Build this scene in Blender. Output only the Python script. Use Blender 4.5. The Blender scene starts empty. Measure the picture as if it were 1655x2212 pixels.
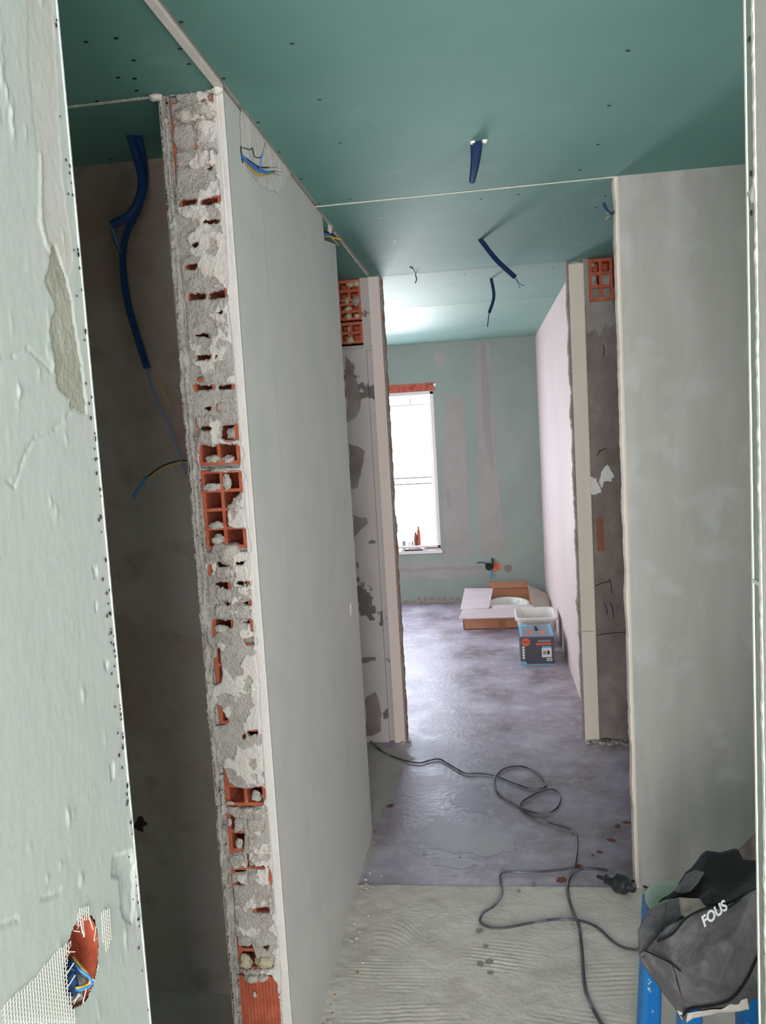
import bpy, bmesh, math, random
import numpy as np
from mathutils import Vector, Matrix, noise as mnoise
random.seed(7); rng = np.random.default_rng(7)
S = bpy.context.scene
# ------------------------------------------------------------ camera
F, YAW, PIT, ROL, H = 1790.5, -0.1283, -0.0982, -0.0588, 2.4904
CH = 1.7; CX, CY = 827.5, 1106.0
cy_, sy_ = math.cos(YAW), math.sin(YAW); cp_, sp_ = math.cos(PIT), math.sin(PIT); cr_, sr_ = math.cos(ROL), math.sin(ROL)
fw = Vector((sy_*cp_, cy_*cp_, sp_)); rt0 = Vector((cy_, -sy_, 0)); up0 = rt0.cross(fw)
rt = rt0*cr_ + up0*sr_; up = -rt0*sr_ + up0*cr_
cam_d = bpy.data.cameras.new('camera'); cam = bpy.data.objects.new('camera', cam_d); S.collection.objects.link(cam)
cam_d.sensor_fit = 'HORIZONTAL'; cam_d.sensor_width = 36; cam_d.lens = F/1655*36; cam_d.clip_start = .02
M = Matrix.Identity(4)
for i in range(3): M[i][0], M[i][1], M[i][2] = rt[i], up[i], -fw[i]
M.translation = (0, 0, CH); cam.matrix_world = M; S.camera = cam
# ------------------------------------------------------------ world and lights
W = bpy.data.worlds.new('sky'); S.world = W; W.use_nodes = True
W.node_tree.nodes['Background'].inputs[0].default_value = (.86, .93, 1, 1)
W.node_tree.nodes['Background'].inputs[1].default_value = 3.0
def area(name, loc, direction, sx, sy, power, col):
    d = bpy.data.lights.new(name, 'AREA'); d.shape = 'RECTANGLE'; d.size = sx; d.size_y = sy; d.energy = power; d.color = col
    o = bpy.data.objects.new(name, d); S.collection.objects.link(o); o.location = loc
    o.rotation_euler = Vector(direction).to_track_quat('-Z', 'Z').to_euler(); return o
area('daylight_back_window', (-.05, -2.42, 1.45), (0.05, 1, 0), 1.9, 1.7, 195, (1.0, .95, .925))
area('daylight_far_left_window', (-2.5, 6.15, 1.35), (1, 0, -.1), 1.9, 1.5, 25, (1.0, .93, .95))
area('daylight_far_window', (-.98, 8.02, 1.3), (0, -1, 0), .95, 1.45, 32, (.72, .80, 1.0))
area('sunlit_ground_outside', (-1.1, 12.6, .25), (0, -.8, .4), 3.2, 1.4, 800, (1.0, .97, .97))
area('added_right_side_light', (1.72, 1.45, 1.6), (-1, 0, 0), .8, 1.2, 9.0, (1, .99, .96))  # added side light to bring out the brick-end relief; no window stands here
VS = S.view_settings; VS.view_transform = 'Standard'; VS.look = 'None'; VS.gamma = 1; VS.exposure = 0.27; VS.use_curve_mapping = False
S.display_settings.display_device = 'sRGB'
# ------------------------------------------------------------ pixel to place
def ray(px, py): return rt*(px-CX) - up*(py-CY) + fw*F
O3 = Vector((0, 0, CH))
def onz(px, py, z=0.0): r = ray(px, py); return O3 + r*((z-CH)/r.z)
def ony(px, py, y): r = ray(px, py); return O3 + r*(y/r.y)
def onx(px, py, x): r = ray(px, py); return O3 + r*(x/r.x)
# ------------------------------------------------------------ materials
def lin(c): return tuple(((v/12.92) if v <= .04045 else ((v+.055)/1.055)**2.4) for v in c)
def hx(s): s = s.lstrip('#'); return lin([int(s[i:i+2], 16)/255 for i in (0, 2, 4)])
def mat(name, cols, scale=4, rough=.8, bump=.0, bscale=60, stretch=(1,1,1), detail=6, pos=None, metal=0, alpha=1, fine=None, spec=.5, rough2=None):
    m = bpy.data.materials.new(name); m.use_nodes = True; nt = m.node_tree; N = nt.nodes; L = nt.links
    b = N['Principled BSDF']; b.inputs['Roughness'].default_value = rough; b.inputs['Metallic'].default_value = metal
    b.inputs['Specular IOR Level'].default_value = spec
    tc = N.new('ShaderNodeTexCoord'); mp = N.new('ShaderNodeMapping'); mp.inputs['Scale'].default_value = stretch
    L.new(tc.outputs['Object'], mp.inputs[0])
    n = N.new('ShaderNodeTexNoise'); n.inputs['Scale'].default_value = scale; n.inputs['Detail'].default_value = detail; n.inputs['Roughness'].default_value = .62
    L.new(mp.outputs[0], n.inputs['Vector'])
    cr = N.new('ShaderNodeValToRGB'); L.new(n.outputs['Fac'], cr.inputs[0]); e = cr.color_ramp.elements
    k = len(cols); pos = pos or [(.33+.34*i/(max(k-1, 1))) for i in range(k)]
    while len(e) < k: e.new(.5)
    for i in range(k): e[i].position = pos[i] if k > 1 else 0; e[i].color = (*hx(cols[i]), 1)
    if k == 1: e[1].color = (*hx(cols[0]), 1)
    out = cr.outputs[0]
    if fine:
        n3 = N.new('ShaderNodeTexNoise'); n3.inputs['Scale'].default_value = fine[0]; n3.inputs['Detail'].default_value = 4
        L.new(tc.outputs['Object'], n3.inputs['Vector'])
        c3 = N.new('ShaderNodeValToRGB'); L.new(n3.outputs['Fac'], c3.inputs[0])
        c3.color_ramp.elements[0].position = fine[2]; c3.color_ramp.elements[1].position = fine[3]
        c3.color_ramp.elements[0].color = (0,0,0,1); c3.color_ramp.elements[1].color = (fine[4],)*3+(1,)
        mx = N.new('ShaderNodeMix'); mx.data_type = 'RGBA'; L.new(c3.outputs[0], mx.inputs[0]); L.new(out, mx.inputs[6]); mx.inputs[7].default_value = (*hx(fine[1]), 1)
        out = mx.outputs[2]
    L.new(out, b.inputs['Base Color'])
    if rough2 is not None:
        mr = N.new('ShaderNodeMapRange'); L.new(n.outputs['Fac'], mr.inputs[0]); mr.inputs[1].default_value = .35; mr.inputs[2].default_value = .65
        mr.inputs[3].default_value = rough; mr.inputs[4].default_value = rough2; L.new(mr.outputs[0], b.inputs['Roughness'])
    if bump:
        n2 = N.new('ShaderNodeTexNoise'); n2.inputs['Scale'].default_value = bscale; n2.inputs['Detail'].default_value = 8; L.new(mp.outputs[0], n2.inputs['Vector'])
        bp = N.new('ShaderNodeBump'); bp.inputs['Strength'].default_value = bump; bp.inputs['Distance'].default_value = .01
        L.new(n2.outputs['Fac'], bp.inputs['Height']); L.new(bp.outputs[0], b.inputs['Normal'])
    return m
Mt = {
 'jamb': mat('skim_plaster', ['b3b9b5', 'babebb', 'c1c2c0'], 3, .62, .05, 90, (1,1,.4), fine=(14, 'b7c3bc', .5, .8, .5)),
 'patchgrey': mat('exposed_grey_render', ['989588', 'a3a094', 'aca99e'], 18, .9, .3, 120),
 'jambfill': mat('beige_filler_band', ['bfbbb6', 'c7c3be'], 8, .7, .08, 90),
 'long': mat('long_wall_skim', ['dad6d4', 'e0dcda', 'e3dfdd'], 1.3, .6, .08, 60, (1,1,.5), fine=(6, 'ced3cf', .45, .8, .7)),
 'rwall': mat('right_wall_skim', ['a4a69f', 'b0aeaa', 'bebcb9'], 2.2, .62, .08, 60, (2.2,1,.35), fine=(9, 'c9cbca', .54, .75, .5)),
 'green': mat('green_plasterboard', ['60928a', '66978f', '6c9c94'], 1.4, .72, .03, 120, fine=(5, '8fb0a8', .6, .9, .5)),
 'greenf': mat('green_plasterboard_far_wall', ['87938d', '8d9992', '929e96'], 1.5, .75, .02, 120),
 'comp': mat('joint_compound', ['98938f', '9f9b98'], 6, .8, .05, 80),
 'comp2': mat('joint_compound_dry', ['8f8b8a', '95918f'], 6, .8, .05, 80),
 'pink': mat('pinkish_skim', ['d3c1bf', 'dac9c6'], 2, .7, .03, 60),
 'edge': mat('board_edge_white', ['e2ddd5', 'efeae3'], 20, .8, .2, 200),
 'mortar': mat('rough_mortar', ['ccc3bd', 'd6cec8', 'ddd6d0'], 22, .9, 1.0, 200, fine=(60, 'b3aaa4', .5, .75, .7)),
 'smear': mat('white_mortar_smear', ['e0d8d3', 'e8e1dc'], 14, .85, .6, 120),
 'mortarL': mat('broken_plaster', ['bdb6b0', 'd3ccc7', 'e6e0db'], 26, .92, 1.0, 160),
 'lump': mat('mortar_lump', ['cfc6be', 'ddd5cd'], 30, .9, .8, 200),
 'lumpy': mat('yellow_mortar_lump', ['cbbf9f', 'ddd2b6'], 30, .9, .8, 200),
 'corner': mat('smooth_corner_plaster', ['e4deda', 'ece7e3'], 12, .75, .25, 90, fine=(40, 'c9c4bf', .62, .8, .5)),
 'grey': mat('grey_render', ['9b958e', 'ada79f', 'b8b2a9'], 14, .9, .8, 160, fine=(50, '8c877e', .55, .8, .5)),
 'brick': mat('fired_clay', ['b5573c', 'c4664a', 'cf7558'], 25, .85, .3, 200, fine=(30, 'd9a58f', .6, .8, .5)),
 'brickin': mat('fired_clay_inside', ['a84a30', 'b8553a'], 25, .85, .3, 200),
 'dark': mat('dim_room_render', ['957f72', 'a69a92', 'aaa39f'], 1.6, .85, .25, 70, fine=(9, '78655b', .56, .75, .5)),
 'colgrey': mat('left_pier_skim', ['bcb4b2', 'c4bdbb'], 6, .75, .2, 80, fine=(5, '6d6661', .62, .635, 1)),
 'pier': mat('right_pier_render', ['7d726d', '8d827d', 'a0968f'], 6, .9, .5, 90, (1,1,.6), fine=(10, '655b56', .5, .75, .5)),
 'pierg': mat('pale_render_smear', ['9c9691', 'aca6a1'], 16, .9, .6, 120),
 'cream': mat('cream_board_strip', ['ecdfd0', 'f0e6da'], 5, .75, .1, 60, (1,1,.3)),
 'creamp': mat('pinkish_board_strip', ['e6d4cb', 'ecdcd4'], 5, .75, .1, 60, (1,1,.3)),
 'torn': mat('torn_plaster_edge', ['8a8178', 'a79e95'], 40, .9, .8, 150),
 'screed': mat('rough_screed', ['c4bdb4', 'd1cac2', 'dad4cc'], 5, .75, .25, 70, fine=(28, 'ddd9cf', .6, .75, .5)),
 'slab': mat('purple_grey_slab', ['857a84', '9d919d', 'a99fb0', 'c4c0c8'], 3.2, .34, .22, 40, (1,1,1), pos=[.36,.46,.56,.68], fine=(16, 'c0bdc5', .5, .72, .6), rough2=.5, spec=.6),
 'dust': mat('cement_dust', ['aaa69f', 'b8b4ac'], 8, .7, .15, 60),
 'slabl': mat('pale_dusty_slab', ['aaa6ae', 'b5b2b8'], 8, .5, .1, 60), 'slabd': mat('bluish_slab', ['8f8a9c', '9a95a5'], 8, .4, .1, 60),
 'greenp': mat('lit_tone_plasterboard', ['779a90', '7ea197'], 2, .7, .02, 120), 'greenw': mat('bright_lit_tone_plasterboard', ['7fa095', '87a69c'], 2, .65, .02, 120),  # same green board, paler: strong daylight on the far ceiling put into the colour
 'blue': mat('blue_conduit', ['143a6c', '184278'], 10, .45),
 'navy': mat('navy_conduit', ['152d57', '1a3460'], 10, .45),
 'wblue': mat('blue_wire', ['3a7cc4'], 10, .4),
 'wyel': mat('yellow_wire', ['c9a94a'], 10, .45),
 'wblk': mat('black_wire', ['2a2b2e'], 10, .5),
 'cop': mat('copper_end', ['b07c5c'], 10, .4, metal=.7),
 'rubber': mat('black_rubber', ['26282d', '303238'], 20, .45, .1, 60, fine=(60, '9a9a9c', .62, .7, .7)),
 'cable': mat('grey_black_cable', ['3c3e46', '4b4d55'], 20, .42, fine=(9, '8b8d93', .5, .62, .7)),
 'stool': mat('blue_plastic', ['1672bd', '1b7bc6'], 8, .4, .05, 60, fine=(40, 'd5dbe0', .68, .72, .8)),
 'seat': mat('green_dusty_top', ['adc2af', 'b6c9b8'], 12, .8, .2, 90),
 'cloth': mat('grey_black_nylon', ['5b585c', '68656a', '7b777c'], 9, .75, .8, 40, fine=(22, '8e8b91', .54, .72, .55)),
 'clothd': mat('black_nylon', ['131417', '1a1b1f'], 9, .9, .3, 40),
 'lining': mat('tan_lining', ['a09388', 'b3a79b'], 12, .7, .3, 50),
 'clothbrown': mat('brown_grey_fabric', ['6f625d', '82746d'], 12, .8, .3, 50),
 'white': mat('white_lettering', ['e8e8e8'], 1, .6),
 'pvc': mat('white_window_plastic', ['ded5d6', 'e6dedf'], 5, .4),
 'clay': mat('clay_lintel', ['a84f3d', 'bb6450', '8d3d30'], 14, .85, .5, 80),
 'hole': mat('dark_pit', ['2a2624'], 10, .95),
 'card': mat('brown_cardboard', ['b58064', 'be8a6d'], 8, .8),
 'cardg': mat('pale_cardboard', ['bfb0b4', 'c9bbbe'], 5, .75),
 'cardi': mat('cardboard_inside', ['a06a4c', 'ad7656'], 5, .8),
 'ceramic': mat('white_ceramic', ['dcdcd4'], 5, .2),
 'tub': mat('white_tub_plastic', ['d9d6d2', 'e2dfdb'], 5, .4, fine=(12, 'bdb7b0', .55, .7, .4)),
 'pbox': mat('dark_carton', ['454650', '4b4c56'], 6, .5),
 'pboxt': mat('grey_carton_top', ['7d8290', '878c9a'], 6, .5),
 'orange': mat('orange_print', ['e2643a'], 6, .5), 'lblue': mat('light_blue_print', ['6fb2d2'], 6, .5), 'wprint': mat('white_print', ['dfe2e0'], 6, .5), 'grprint': mat('grey_print', ['8a8c92'], 6, .5),
 'red': mat('red_print', ['c14a3c'], 6, .6),
 'stain': mat('rust_brown_stain', ['6f3a26', '8a4630'], 40, .7, .3, 90), 'staing': mat('grey_mortar_spot', ['8a877c', '98948a'], 40, .8, .3, 90),
 'brown': mat('brown_glass', ['7d4531', '96604a'], 8, .35),
 'steel': mat('screw_black', ['151517'], 8, .5),
 'bead': mat('galvanised_bead', ['c9d0ce', 'd6dbd9'], 60, .5, .3, 200),
 'thread': mat('fibreglass_thread', ['e9e4db'], 5, .7), 'tape': mat('grey_tape', ['c6c9c5'], 5, .8),
 'board': mat('brown_clay_chip', ['8f5a42', '9a6349'], 12, .8),
}
def glass_mat():
    m = bpy.data.materials.new('window_glass'); m.use_nodes = True; nt = m.node_tree; N = nt.nodes
    t = N.new('ShaderNodeBsdfTransparent'); g = N.new('ShaderNodeBsdfGlossy'); g.inputs['Roughness'].default_value = .02
    mx = N.new('ShaderNodeMixShader'); mx.inputs[0].default_value = .06
    nt.links.new(t.outputs[0], mx.inputs[1]); nt.links.new(g.outputs[0], mx.inputs[2]); nt.links.new(mx.outputs[0], N['Material Output'].inputs[0]); return m
Mt['glass'] = glass_mat()
# ------------------------------------------------------------ object helpers
C = S.collection
def tag(o, label=None, cat=None, group=None, kind=None):
    if label: o['label'] = label
    if cat: o['category'] = cat
    if group: o['group'] = group
    if kind: o['kind'] = kind
    return o
def empty(name, loc=(0,0,0), **k):
    o = bpy.data.objects.new(name, None); C.objects.link(o); o.location = loc; o.empty_display_size = .05; return tag(o, **k)
class MB:
    def __init__(s): s.v = []; s.f = []; s.mi = []
    def add(s, vs, fs, mi=0):
        b = len(s.v); s.v += [tuple(v) for v in vs]; s.f += [tuple(b+i for i in f) for f in fs]; s.mi += [mi]*len(fs); return s
    def box(s, a, b, mi=0):
        (x0,y0,z0),(x1,y1,z1) = a, b
        v = [(x0,y0,z0),(x1,y0,z0),(x1,y1,z0),(x0,y1,z0),(x0,y0,z1),(x1,y0,z1),(x1,y1,z1),(x0,y1,z1)]
        return s.add(v, [(3,2,1,0),(4,5,6,7),(0,1,5,4),(1,2,6,5),(2,3,7,6),(3,0,4,7)], mi)
    def poly(s, pts, ext, mi=0):          # extruded polygon
        n = len(pts); e = Vector(ext); P = [Vector(p) for p in pts]
        return s.add(P+[p+e for p in P], [tuple(range(n))[::-1], tuple(range(n, 2*n))]+[(i, (i+1) % n, n+(i+1) % n, n+i) for i in range(n)], mi)
    def tube(s, pts, r, seg=10, res=6, corr=0, mi=0, cap=True, smooth=True):
        P = [Vector(p) for p in pts]; q = []
        if len(P) > 2 and smooth:
            for i in range(len(P)-1):
                a, b, c, d = P[max(i-1,0)], P[i], P[i+1], P[min(i+2, len(P)-1)]
                for k in range(res):
                    t = k/res; q.append(.5*((2*b)+(c-a)*t+(2*a-5*b+4*c-d)*t*t+(3*b-3*c+d-a)*t**3))
            q.append(P[-1])
        else:
            n = res if len(P) == 2 else 1
            for i in range(len(P)-1):
                for k in range(n): q.append(P[i].lerp(P[i+1], k/n))
            q.append(P[-1])
        if corr:   # resample for ribs
            L = [0]
            for a, b in zip(q, q[1:]): L.append(L[-1]+(b-a).length)
            n = max(4, int(L[-1]/corr*4)); qq = []; j = 0
            for k in range(n+1):
                d = L[-1]*k/n
                while j < len(L)-2 and L[j+1] < d: j += 1
                qq.append(q[j].lerp(q[j+1], (d-L[j])/max(L[j+1]-L[j], 1e-9)))
            q = qq
        vs = []; fs = []; T0 = None; N0 = None; m = len(q)
        for i, p in enumerate(q):
            T = (q[min(i+1, m-1)]-q[max(i-1, 0)]).normalized()
            if N0 is None: N0 = T.orthogonal().normalized()
            else: N0 = (N0-T*N0.dot(T)).normalized()
            B = T.cross(N0); rr = r(i/(m-1)) if callable(r) else r
            if corr: rr *= (1.0 if (i % 4) in (0, 1) else .84)
            for k in range(seg):
                a = 2*math.pi*k/seg; vs.append(p+(N0*math.cos(a)+B*math.sin(a))*rr)
        for i in range(m-1):
            for k in range(seg): fs.append((i*seg+k, i*seg+(k+1) % seg, (i+1)*seg+(k+1) % seg, (i+1)*seg+k))
        if cap: fs += [tuple(range(seg))[::-1], tuple((m-1)*seg+k for k in range(seg))]
        return s.add(vs, fs, mi)
    def build(s, name, m, parent=None, smooth=False, **k):
        me = bpy.data.meshes.new(name); org = Vector((0,0,0)); V = [Vector(v) for v in s.v]
        if parent is None and V and k.get('kind') != 'structure':
            org = Vector((sum(v.x for v in V)/len(V), sum(v.y for v in V)/len(V), min(v.z for v in V)))
        elif parent is not None: org = parent.matrix_world.translation if False else wl(parent)
        me.from_pydata([tuple(v-org) for v in V], [], s.f)
        for mm in (m if isinstance(m, (list, tuple)) else [m]): me.materials.append(mm)
        me.polygons.foreach_set('material_index', s.mi)
        if smooth: me.polygons.foreach_set('use_smooth', [True]*len(me.polygons))
        me.update(); o = bpy.data.objects.new(name, me); C.objects.link(o)
        if parent is not None: o.parent = parent
        else: o.location = org
        return tag(o, **k)
def wl(o):
    v = Vector(o.location)
    while o.parent: o = o.parent; v = v+Vector(o.location)
    return v
def fix_normals(o):
    bm = bmesh.new(); bm.from_mesh(o.data); bmesh.ops.recalc_face_normals(bm, faces=bm.faces); bm.to_mesh(o.data); bm.free()
def bevel(o, w=.004, seg=2):
    md = o.modifiers.new('bevel', 'BEVEL'); md.width = w; md.segments = seg; md.limit_method = 'ANGLE'; return o
# numpy value noise and ragged flat blotches
def vnoise(x, y, seed=0):
    xi = np.floor(x).astype(int); yi = np.floor(y).astype(int); fx = x-xi; fy = y-yi
    fx = fx*fx*(3-2*fx); fy = fy*fy*(3-2*fy)
    def h(a, b):
        n = (a*374761393+b*668265263+seed*974634777) & 0xffffffff; n = ((n ^ (n >> 13))*1274126177) & 0xffffffff; return ((n ^ (n >> 16)) & 0xffff)/65535.
    return (h(xi,yi)*(1-fx)+h(xi+1,yi)*fx)*(1-fy)+(h(xi,yi+1)*(1-fx)+h(xi+1,yi+1)*fx)*fy
def fbm(x, y, f=1., o=4, seed=0, g=.5):
    a = 1.; t = 0; s = 0
    for i in range(o): s = s+a*vnoise(x*f, y*f, seed+i*17); t += a; a *= g; f *= 2.03
    return s/t-.5
def inpoly(x, y, P):
    r = np.zeros(x.shape, bool); n = len(P)
    for i in range(n):
        (x0, y0), (x1, y1) = P[i], P[(i+1) % n]
        if y0 == y1: continue
        c = ((y0 > y) != (y1 > y)) & (x < (x1-x0)*(y-y0)/(y1-y0)+x0); r ^= c
    return r
def gridmesh(name, X, Y, Z, keep, m, parent, mi=None, **k):
    """X,Y,Z 2-D arrays of vertices, keep: mask per face"""
    a, b = X.shape; idx = np.arange(a*b).reshape(a, b)
    q = np.stack([idx[:-1,:-1], idx[:-1,1:], idx[1:,1:], idx[1:,:-1]], -1)[keep]
    o_ = wl(parent); co = np.stack([X-o_.x, Y-o_.y, Z-o_.z], -1).reshape(-1, 3)
    used = np.unique(q); mp = -np.ones(a*b, int); mp[used] = np.arange(len(used))
    me = bpy.data.meshes.new(name); me.vertices.add(len(used)); me.vertices.foreach_set('co', co[used].astype('f').ravel())
    nf = len(q); me.loops.add(nf*4); me.loops.foreach_set('vertex_index', mp[q].ravel().astype('i'))
    me.polygons.add(nf); me.polygons.foreach_set('loop_start', np.arange(0, nf*4, 4, dtype='i'))
    me.polygons.foreach_set('use_smooth', np.ones(nf, bool))
    for mm in (m if isinstance(m, (list, tuple)) else [m]): me.materials.append(mm)
    if mi is not None: me.polygons.foreach_set('material_index', mi[keep].astype('i'))
    me.update(calc_edges=True); me.validate()
    o = bpy.data.objects.new(name, me); C.objects.link(o); o.parent = parent; return tag(o, **k)
def blotch(P, m, name, parent, y=None, z=None, cell=.004, rag=.012, t=.0012, seed=0, bump=.0006, f=22, **k):
    Q = [(q.x, q.z) if y is not None else (q.x, q.y) for q in P]
    a = np.arange(min(q[0] for q in Q)-.03, max(q[0] for q in Q)+.03, cell); b = np.arange(min(q[1] for q in Q)-.03, max(q[1] for q in Q)+.03, cell); A, B = np.meshgrid(a, b)
    kk = inpoly(A+rag*2*fbm(A, B, f, 4, seed+3), B+rag*2*fbm(A, B, f, 4, seed+9), Q)
    kk = kk[:-1,:-1] & kk[1:,1:] & kk[1:,:-1] & kk[:-1,1:]; n_ = bump*2*fbm(A, B, 40, 3, seed)
    if y is not None: return gridmesh(name, A, y-t+n_, B, kk, m, parent, **k)
    return gridmesh(name, A, B, z+t+n_, kk, m, parent, **k)
def lump(name, c, r, m, parent, sx=1, sy=1, sz=1, seed=0, amp=.35, sub=2, **k):
    bm = bmesh.new(); bmesh.ops.create_icosphere(bm, subdivisions=sub+(1 if sub == 2 and r > .008 else 0), radius=1)
    for v in bm.verts:
        d = 1+amp*mnoise.noise(v.co*1.6+Vector((seed*3.1, seed, 0)))+amp*.55*mnoise.noise(v.co*3.6+Vector((seed, 0, seed)))+amp*.3*mnoise.noise(v.co*8+Vector((seed, 0, seed)))
        v.co = Vector((v.co.x*sx, v.co.y*sy, v.co.z*sz))*d*r
    me = bpy.data.meshes.new(name); bm.to_mesh(me); bm.free(); me.materials.append(m)
    me.polygons.foreach_set('use_smooth', [True]*len(me.polygons))
    o = bpy.data.objects.new(name, me); C.objects.link(o); c = Vector(c)
    if parent: o.parent = parent; o.location = c-wl(parent)
    else: o.location = c
    return tag(o, **k)
ST = 'structure'
XW, YB, YF = -.555, 1.905, 3.324        # long wall face, broken end, far end
XL = -.712
YR, XR = 2.92, .473                     # right wall
YC = 4.36                               # piers
YFR, XFR = 7.94, .497                   # far room
# ------------------------------------------------------------ shell
fl = empty('floor', kind=ST, label='concrete floor, rough pale screed in front and smooth purple-grey slab beyond', cat='floor')
MB().box((-3, 2.925, -.1), (2.2, 8.3, 0)).build('slab', Mt['slab'], fl)
MB().box((-3, -2.7, -.1), (2.2, 1.795, 0)).box((-3, 1.795, -.1), (-.62, 2.925, 0)).box((1.1, 1.795, -.1), (2.2, 2.925, 0)).build('screed_base', Mt['screed'], fl)
# rough screed, displaced
xs = np.arange(-.63, 1.12, .0055); ys = np.arange(1.79, 2.9351, .0055); X, Y = np.meshgrid(xs, ys)
Z = .004+.006*fbm(X, Y, 5, 4, 3)+.004*fbm(X, Y, 26, 3, 5)
def comb(cx, cy, rx, ry, ang, pitch, amp, bend=0):
    u = (X-cx)*math.cos(ang)+(Y-cy)*math.sin(ang); v = -(X-cx)*math.sin(ang)+(Y-cy)*math.cos(ang)+bend*((X-cx)**2)/.1
    w = np.clip(1-((X-cx)/rx)**2-((Y-cy)/ry)**2, 0, 1)**.5*np.clip(.6+1.4*fbm(X, Y, 9, 2, 9), 0, 1)
    return w*amp*np.maximum(np.sin(2*math.pi*v/pitch), -.2)
for a in [(-.38,2.42,.16,.10,.03,.016,.0035), (-.33,2.62,.13,.10,-.85,.017,.004,.35), (-.25,2.77,.2,.07,.1,.015,.002), (-.02,2.52,.14,.09,-.15,.018,.0035), (.3,2.42,.14,.1,.12,.02,.0035), (.3,2.68,.1,.06,.75,.014,.004), (-.1,2.7,.12,.05,.05,.014,.002), (-.3,2.1,.25,.2,.1,.017,.004), (.2,2.1,.25,.2,-.2,.018,.004)]: Z = Z+comb(*a)
Z = Z+np.where(X < -.45, .012*np.clip((-.45-X)/.1, 0, 1)*(fbm(X, Y, 18, 3, 21)+.4), 0)
Z[-3:, :] = np.minimum(Z[-3:, :], .004); Z[-1, :] = -.002; Z[0, :] = -.002
gridmesh('screed', X, Y+np.where(Y > 2.9, .006*fbm(X, Y*0, 14, 3, 2), 0), Z, np.ones((len(ys)-1, len(xs)-1), bool), Mt['screed'], fl)
# stains on the floor
def flat_patch(pxs, m, name, parent, z=.0012, r=None, n=22, seed=0, th=.0008, scale=(1,1)):
    c = onz(*pxs, 0); mb = MB(); pts = []
    for k in range(n):
        a = 2*math.pi*k/n; rr = r*(1+.16*math.sin(2*a+seed)+.1*math.cos(5*a+2*seed)+.07*math.sin(7*a+seed)); pts.append((c.x+rr*scale[0]*math.cos(a), c.y+rr*scale[1]*math.sin(a), z))
    return mb.poly(pts, (0,0,th)).build(name, m, parent)
for i, (x, y, r, sx, sy) in enumerate([(843,1741,.012,1.3,1.3),(1334,1785,.011,1,1.5),(1354,1777,.013,1.3,1),(1321,1815,.014,1.2,1),(1296,1841,.01,1.3,1),(1281,1848,.006,1,1),(1247,1872,.014,1.4,1),(1213,1901,.017,1,1.3)]):
    flat_patch((x, y), Mt['stain'], 'stain', fl, .0006, r, seed=i, scale=(sx, sy))
for i, (x, y, r) in enumerate([(1036,2015,.012),(1050,2048,.008),(1038,2087,.012),(1057,2082,.012),(1060,2106,.009),(1154,1913,.01),(1121,1929,.007)]):
    flat_patch((x, y), Mt['staing'], 'stain', fl, .0065, r, seed=i*2)
mb = MB(); P = [(780,1590),(850,1622),(900,1640),(872,1652),(850,1700),(828,1752),(812,1790),(796,1850),(770,1915),(745,1915),(790,1800)]
blotch([onz(x, y, 0) for x, y in P], Mt['dust'], 'mortar_smear', fl, z=.0005, t=.001, rag=.05, f=10, cell=.006, seed=4)
for i_, P in enumerate([[(880,1790),(960,1760),(1010,1790),(1100,1800),(1120,1830),(1000,1850),(900,1830)], [(930,1850),(1010,1845),(1040,1870),(960,1885)], [(1010,1700),(1060,1690),(1050,1760),(960,1740)]]):
    blotch([onz(x, y, 0) for x, y in P], Mt['slabd'] if i_ == 2 else Mt['slabl'], 'dust_patch', fl, z=.0003, t=.0004, rag=.09, f=12, cell=.006, bump=0, seed=i_)
# debris along wall foot
mb = None
for i in range(70):
    y = random.uniform(2.05, 3.05); x = XW+abs(random.gauss(0, .028))+.012; r = random.uniform(.003, .009)*(1.2 if i % 7 == 0 else 1)
    lump('plaster_crumb', (x, y, .005), r, Mt['screed'] if i % 9 else Mt['brickin'], fl, sz=.6, seed=i, sub=1, amp=.6)
# ceiling
ce = empty('ceiling', kind=ST, label='green plasterboard ceiling with pale joints and dark screw heads', cat='ceiling')
def panel(x0, y0, x1, y1, z=H):
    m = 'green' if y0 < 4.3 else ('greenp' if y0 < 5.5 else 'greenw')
    return bevel(MB().box((x0, y0, z), (x1, y1, z+.013)).build('ceiling_panel', Mt[m], ce), .002, 1)
g = .0012
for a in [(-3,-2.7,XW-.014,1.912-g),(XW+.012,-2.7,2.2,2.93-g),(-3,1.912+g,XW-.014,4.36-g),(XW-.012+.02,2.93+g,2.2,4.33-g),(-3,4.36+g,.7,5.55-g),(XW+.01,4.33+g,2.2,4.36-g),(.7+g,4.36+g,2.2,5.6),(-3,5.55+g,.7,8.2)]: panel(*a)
MB().box((-3,-2.7,H+.014), (2.2,8.2,H+.05)).build('ceiling_backing', Mt['edge'], ce)
MB().poly([(XW-.016,-1,H-.006),(XW+.006,-1,H-.006),(XW+.004,1.9,H-.006),(XW-.012,1.9,H-.006)], (0,0,.02)).build('joint_strip', Mt['edge'], ce)
def rag_strip(pts, w, m, name, n=60, dz=-.0016, seed=1):
    a, b = Vector(pts[0]), Vector(pts[1]); t = (b-a).normalized(); s_ = Vector((0,0,1)).cross(t); vs = []; fs = []
    for i in range(n+1):
        p = a.lerp(b, i/n); ww = w*(.35+1.1*abs(mnoise.noise(Vector((i*.35, seed, 0))))+.3)
        vs += [p+s_*ww*.5, p-s_*ww*.5, p+s_*ww*.5+Vector((0,0,dz)), p-s_*ww*.5+Vector((0,0,dz))]
    for i in range(n):
        q = i*4; fs += [(q, q+1, q+5, q+4), (q+2, q+6, q+7, q+3), (q, q+4, q+6, q+2), (q+1, q+3, q+7, q+5)]
    fs += [(0, 2, 3, 1), (n*4, n*4+1, n*4+3, n*4+2)]
    return MB().add(vs, fs).build(name, m, ce)
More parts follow.
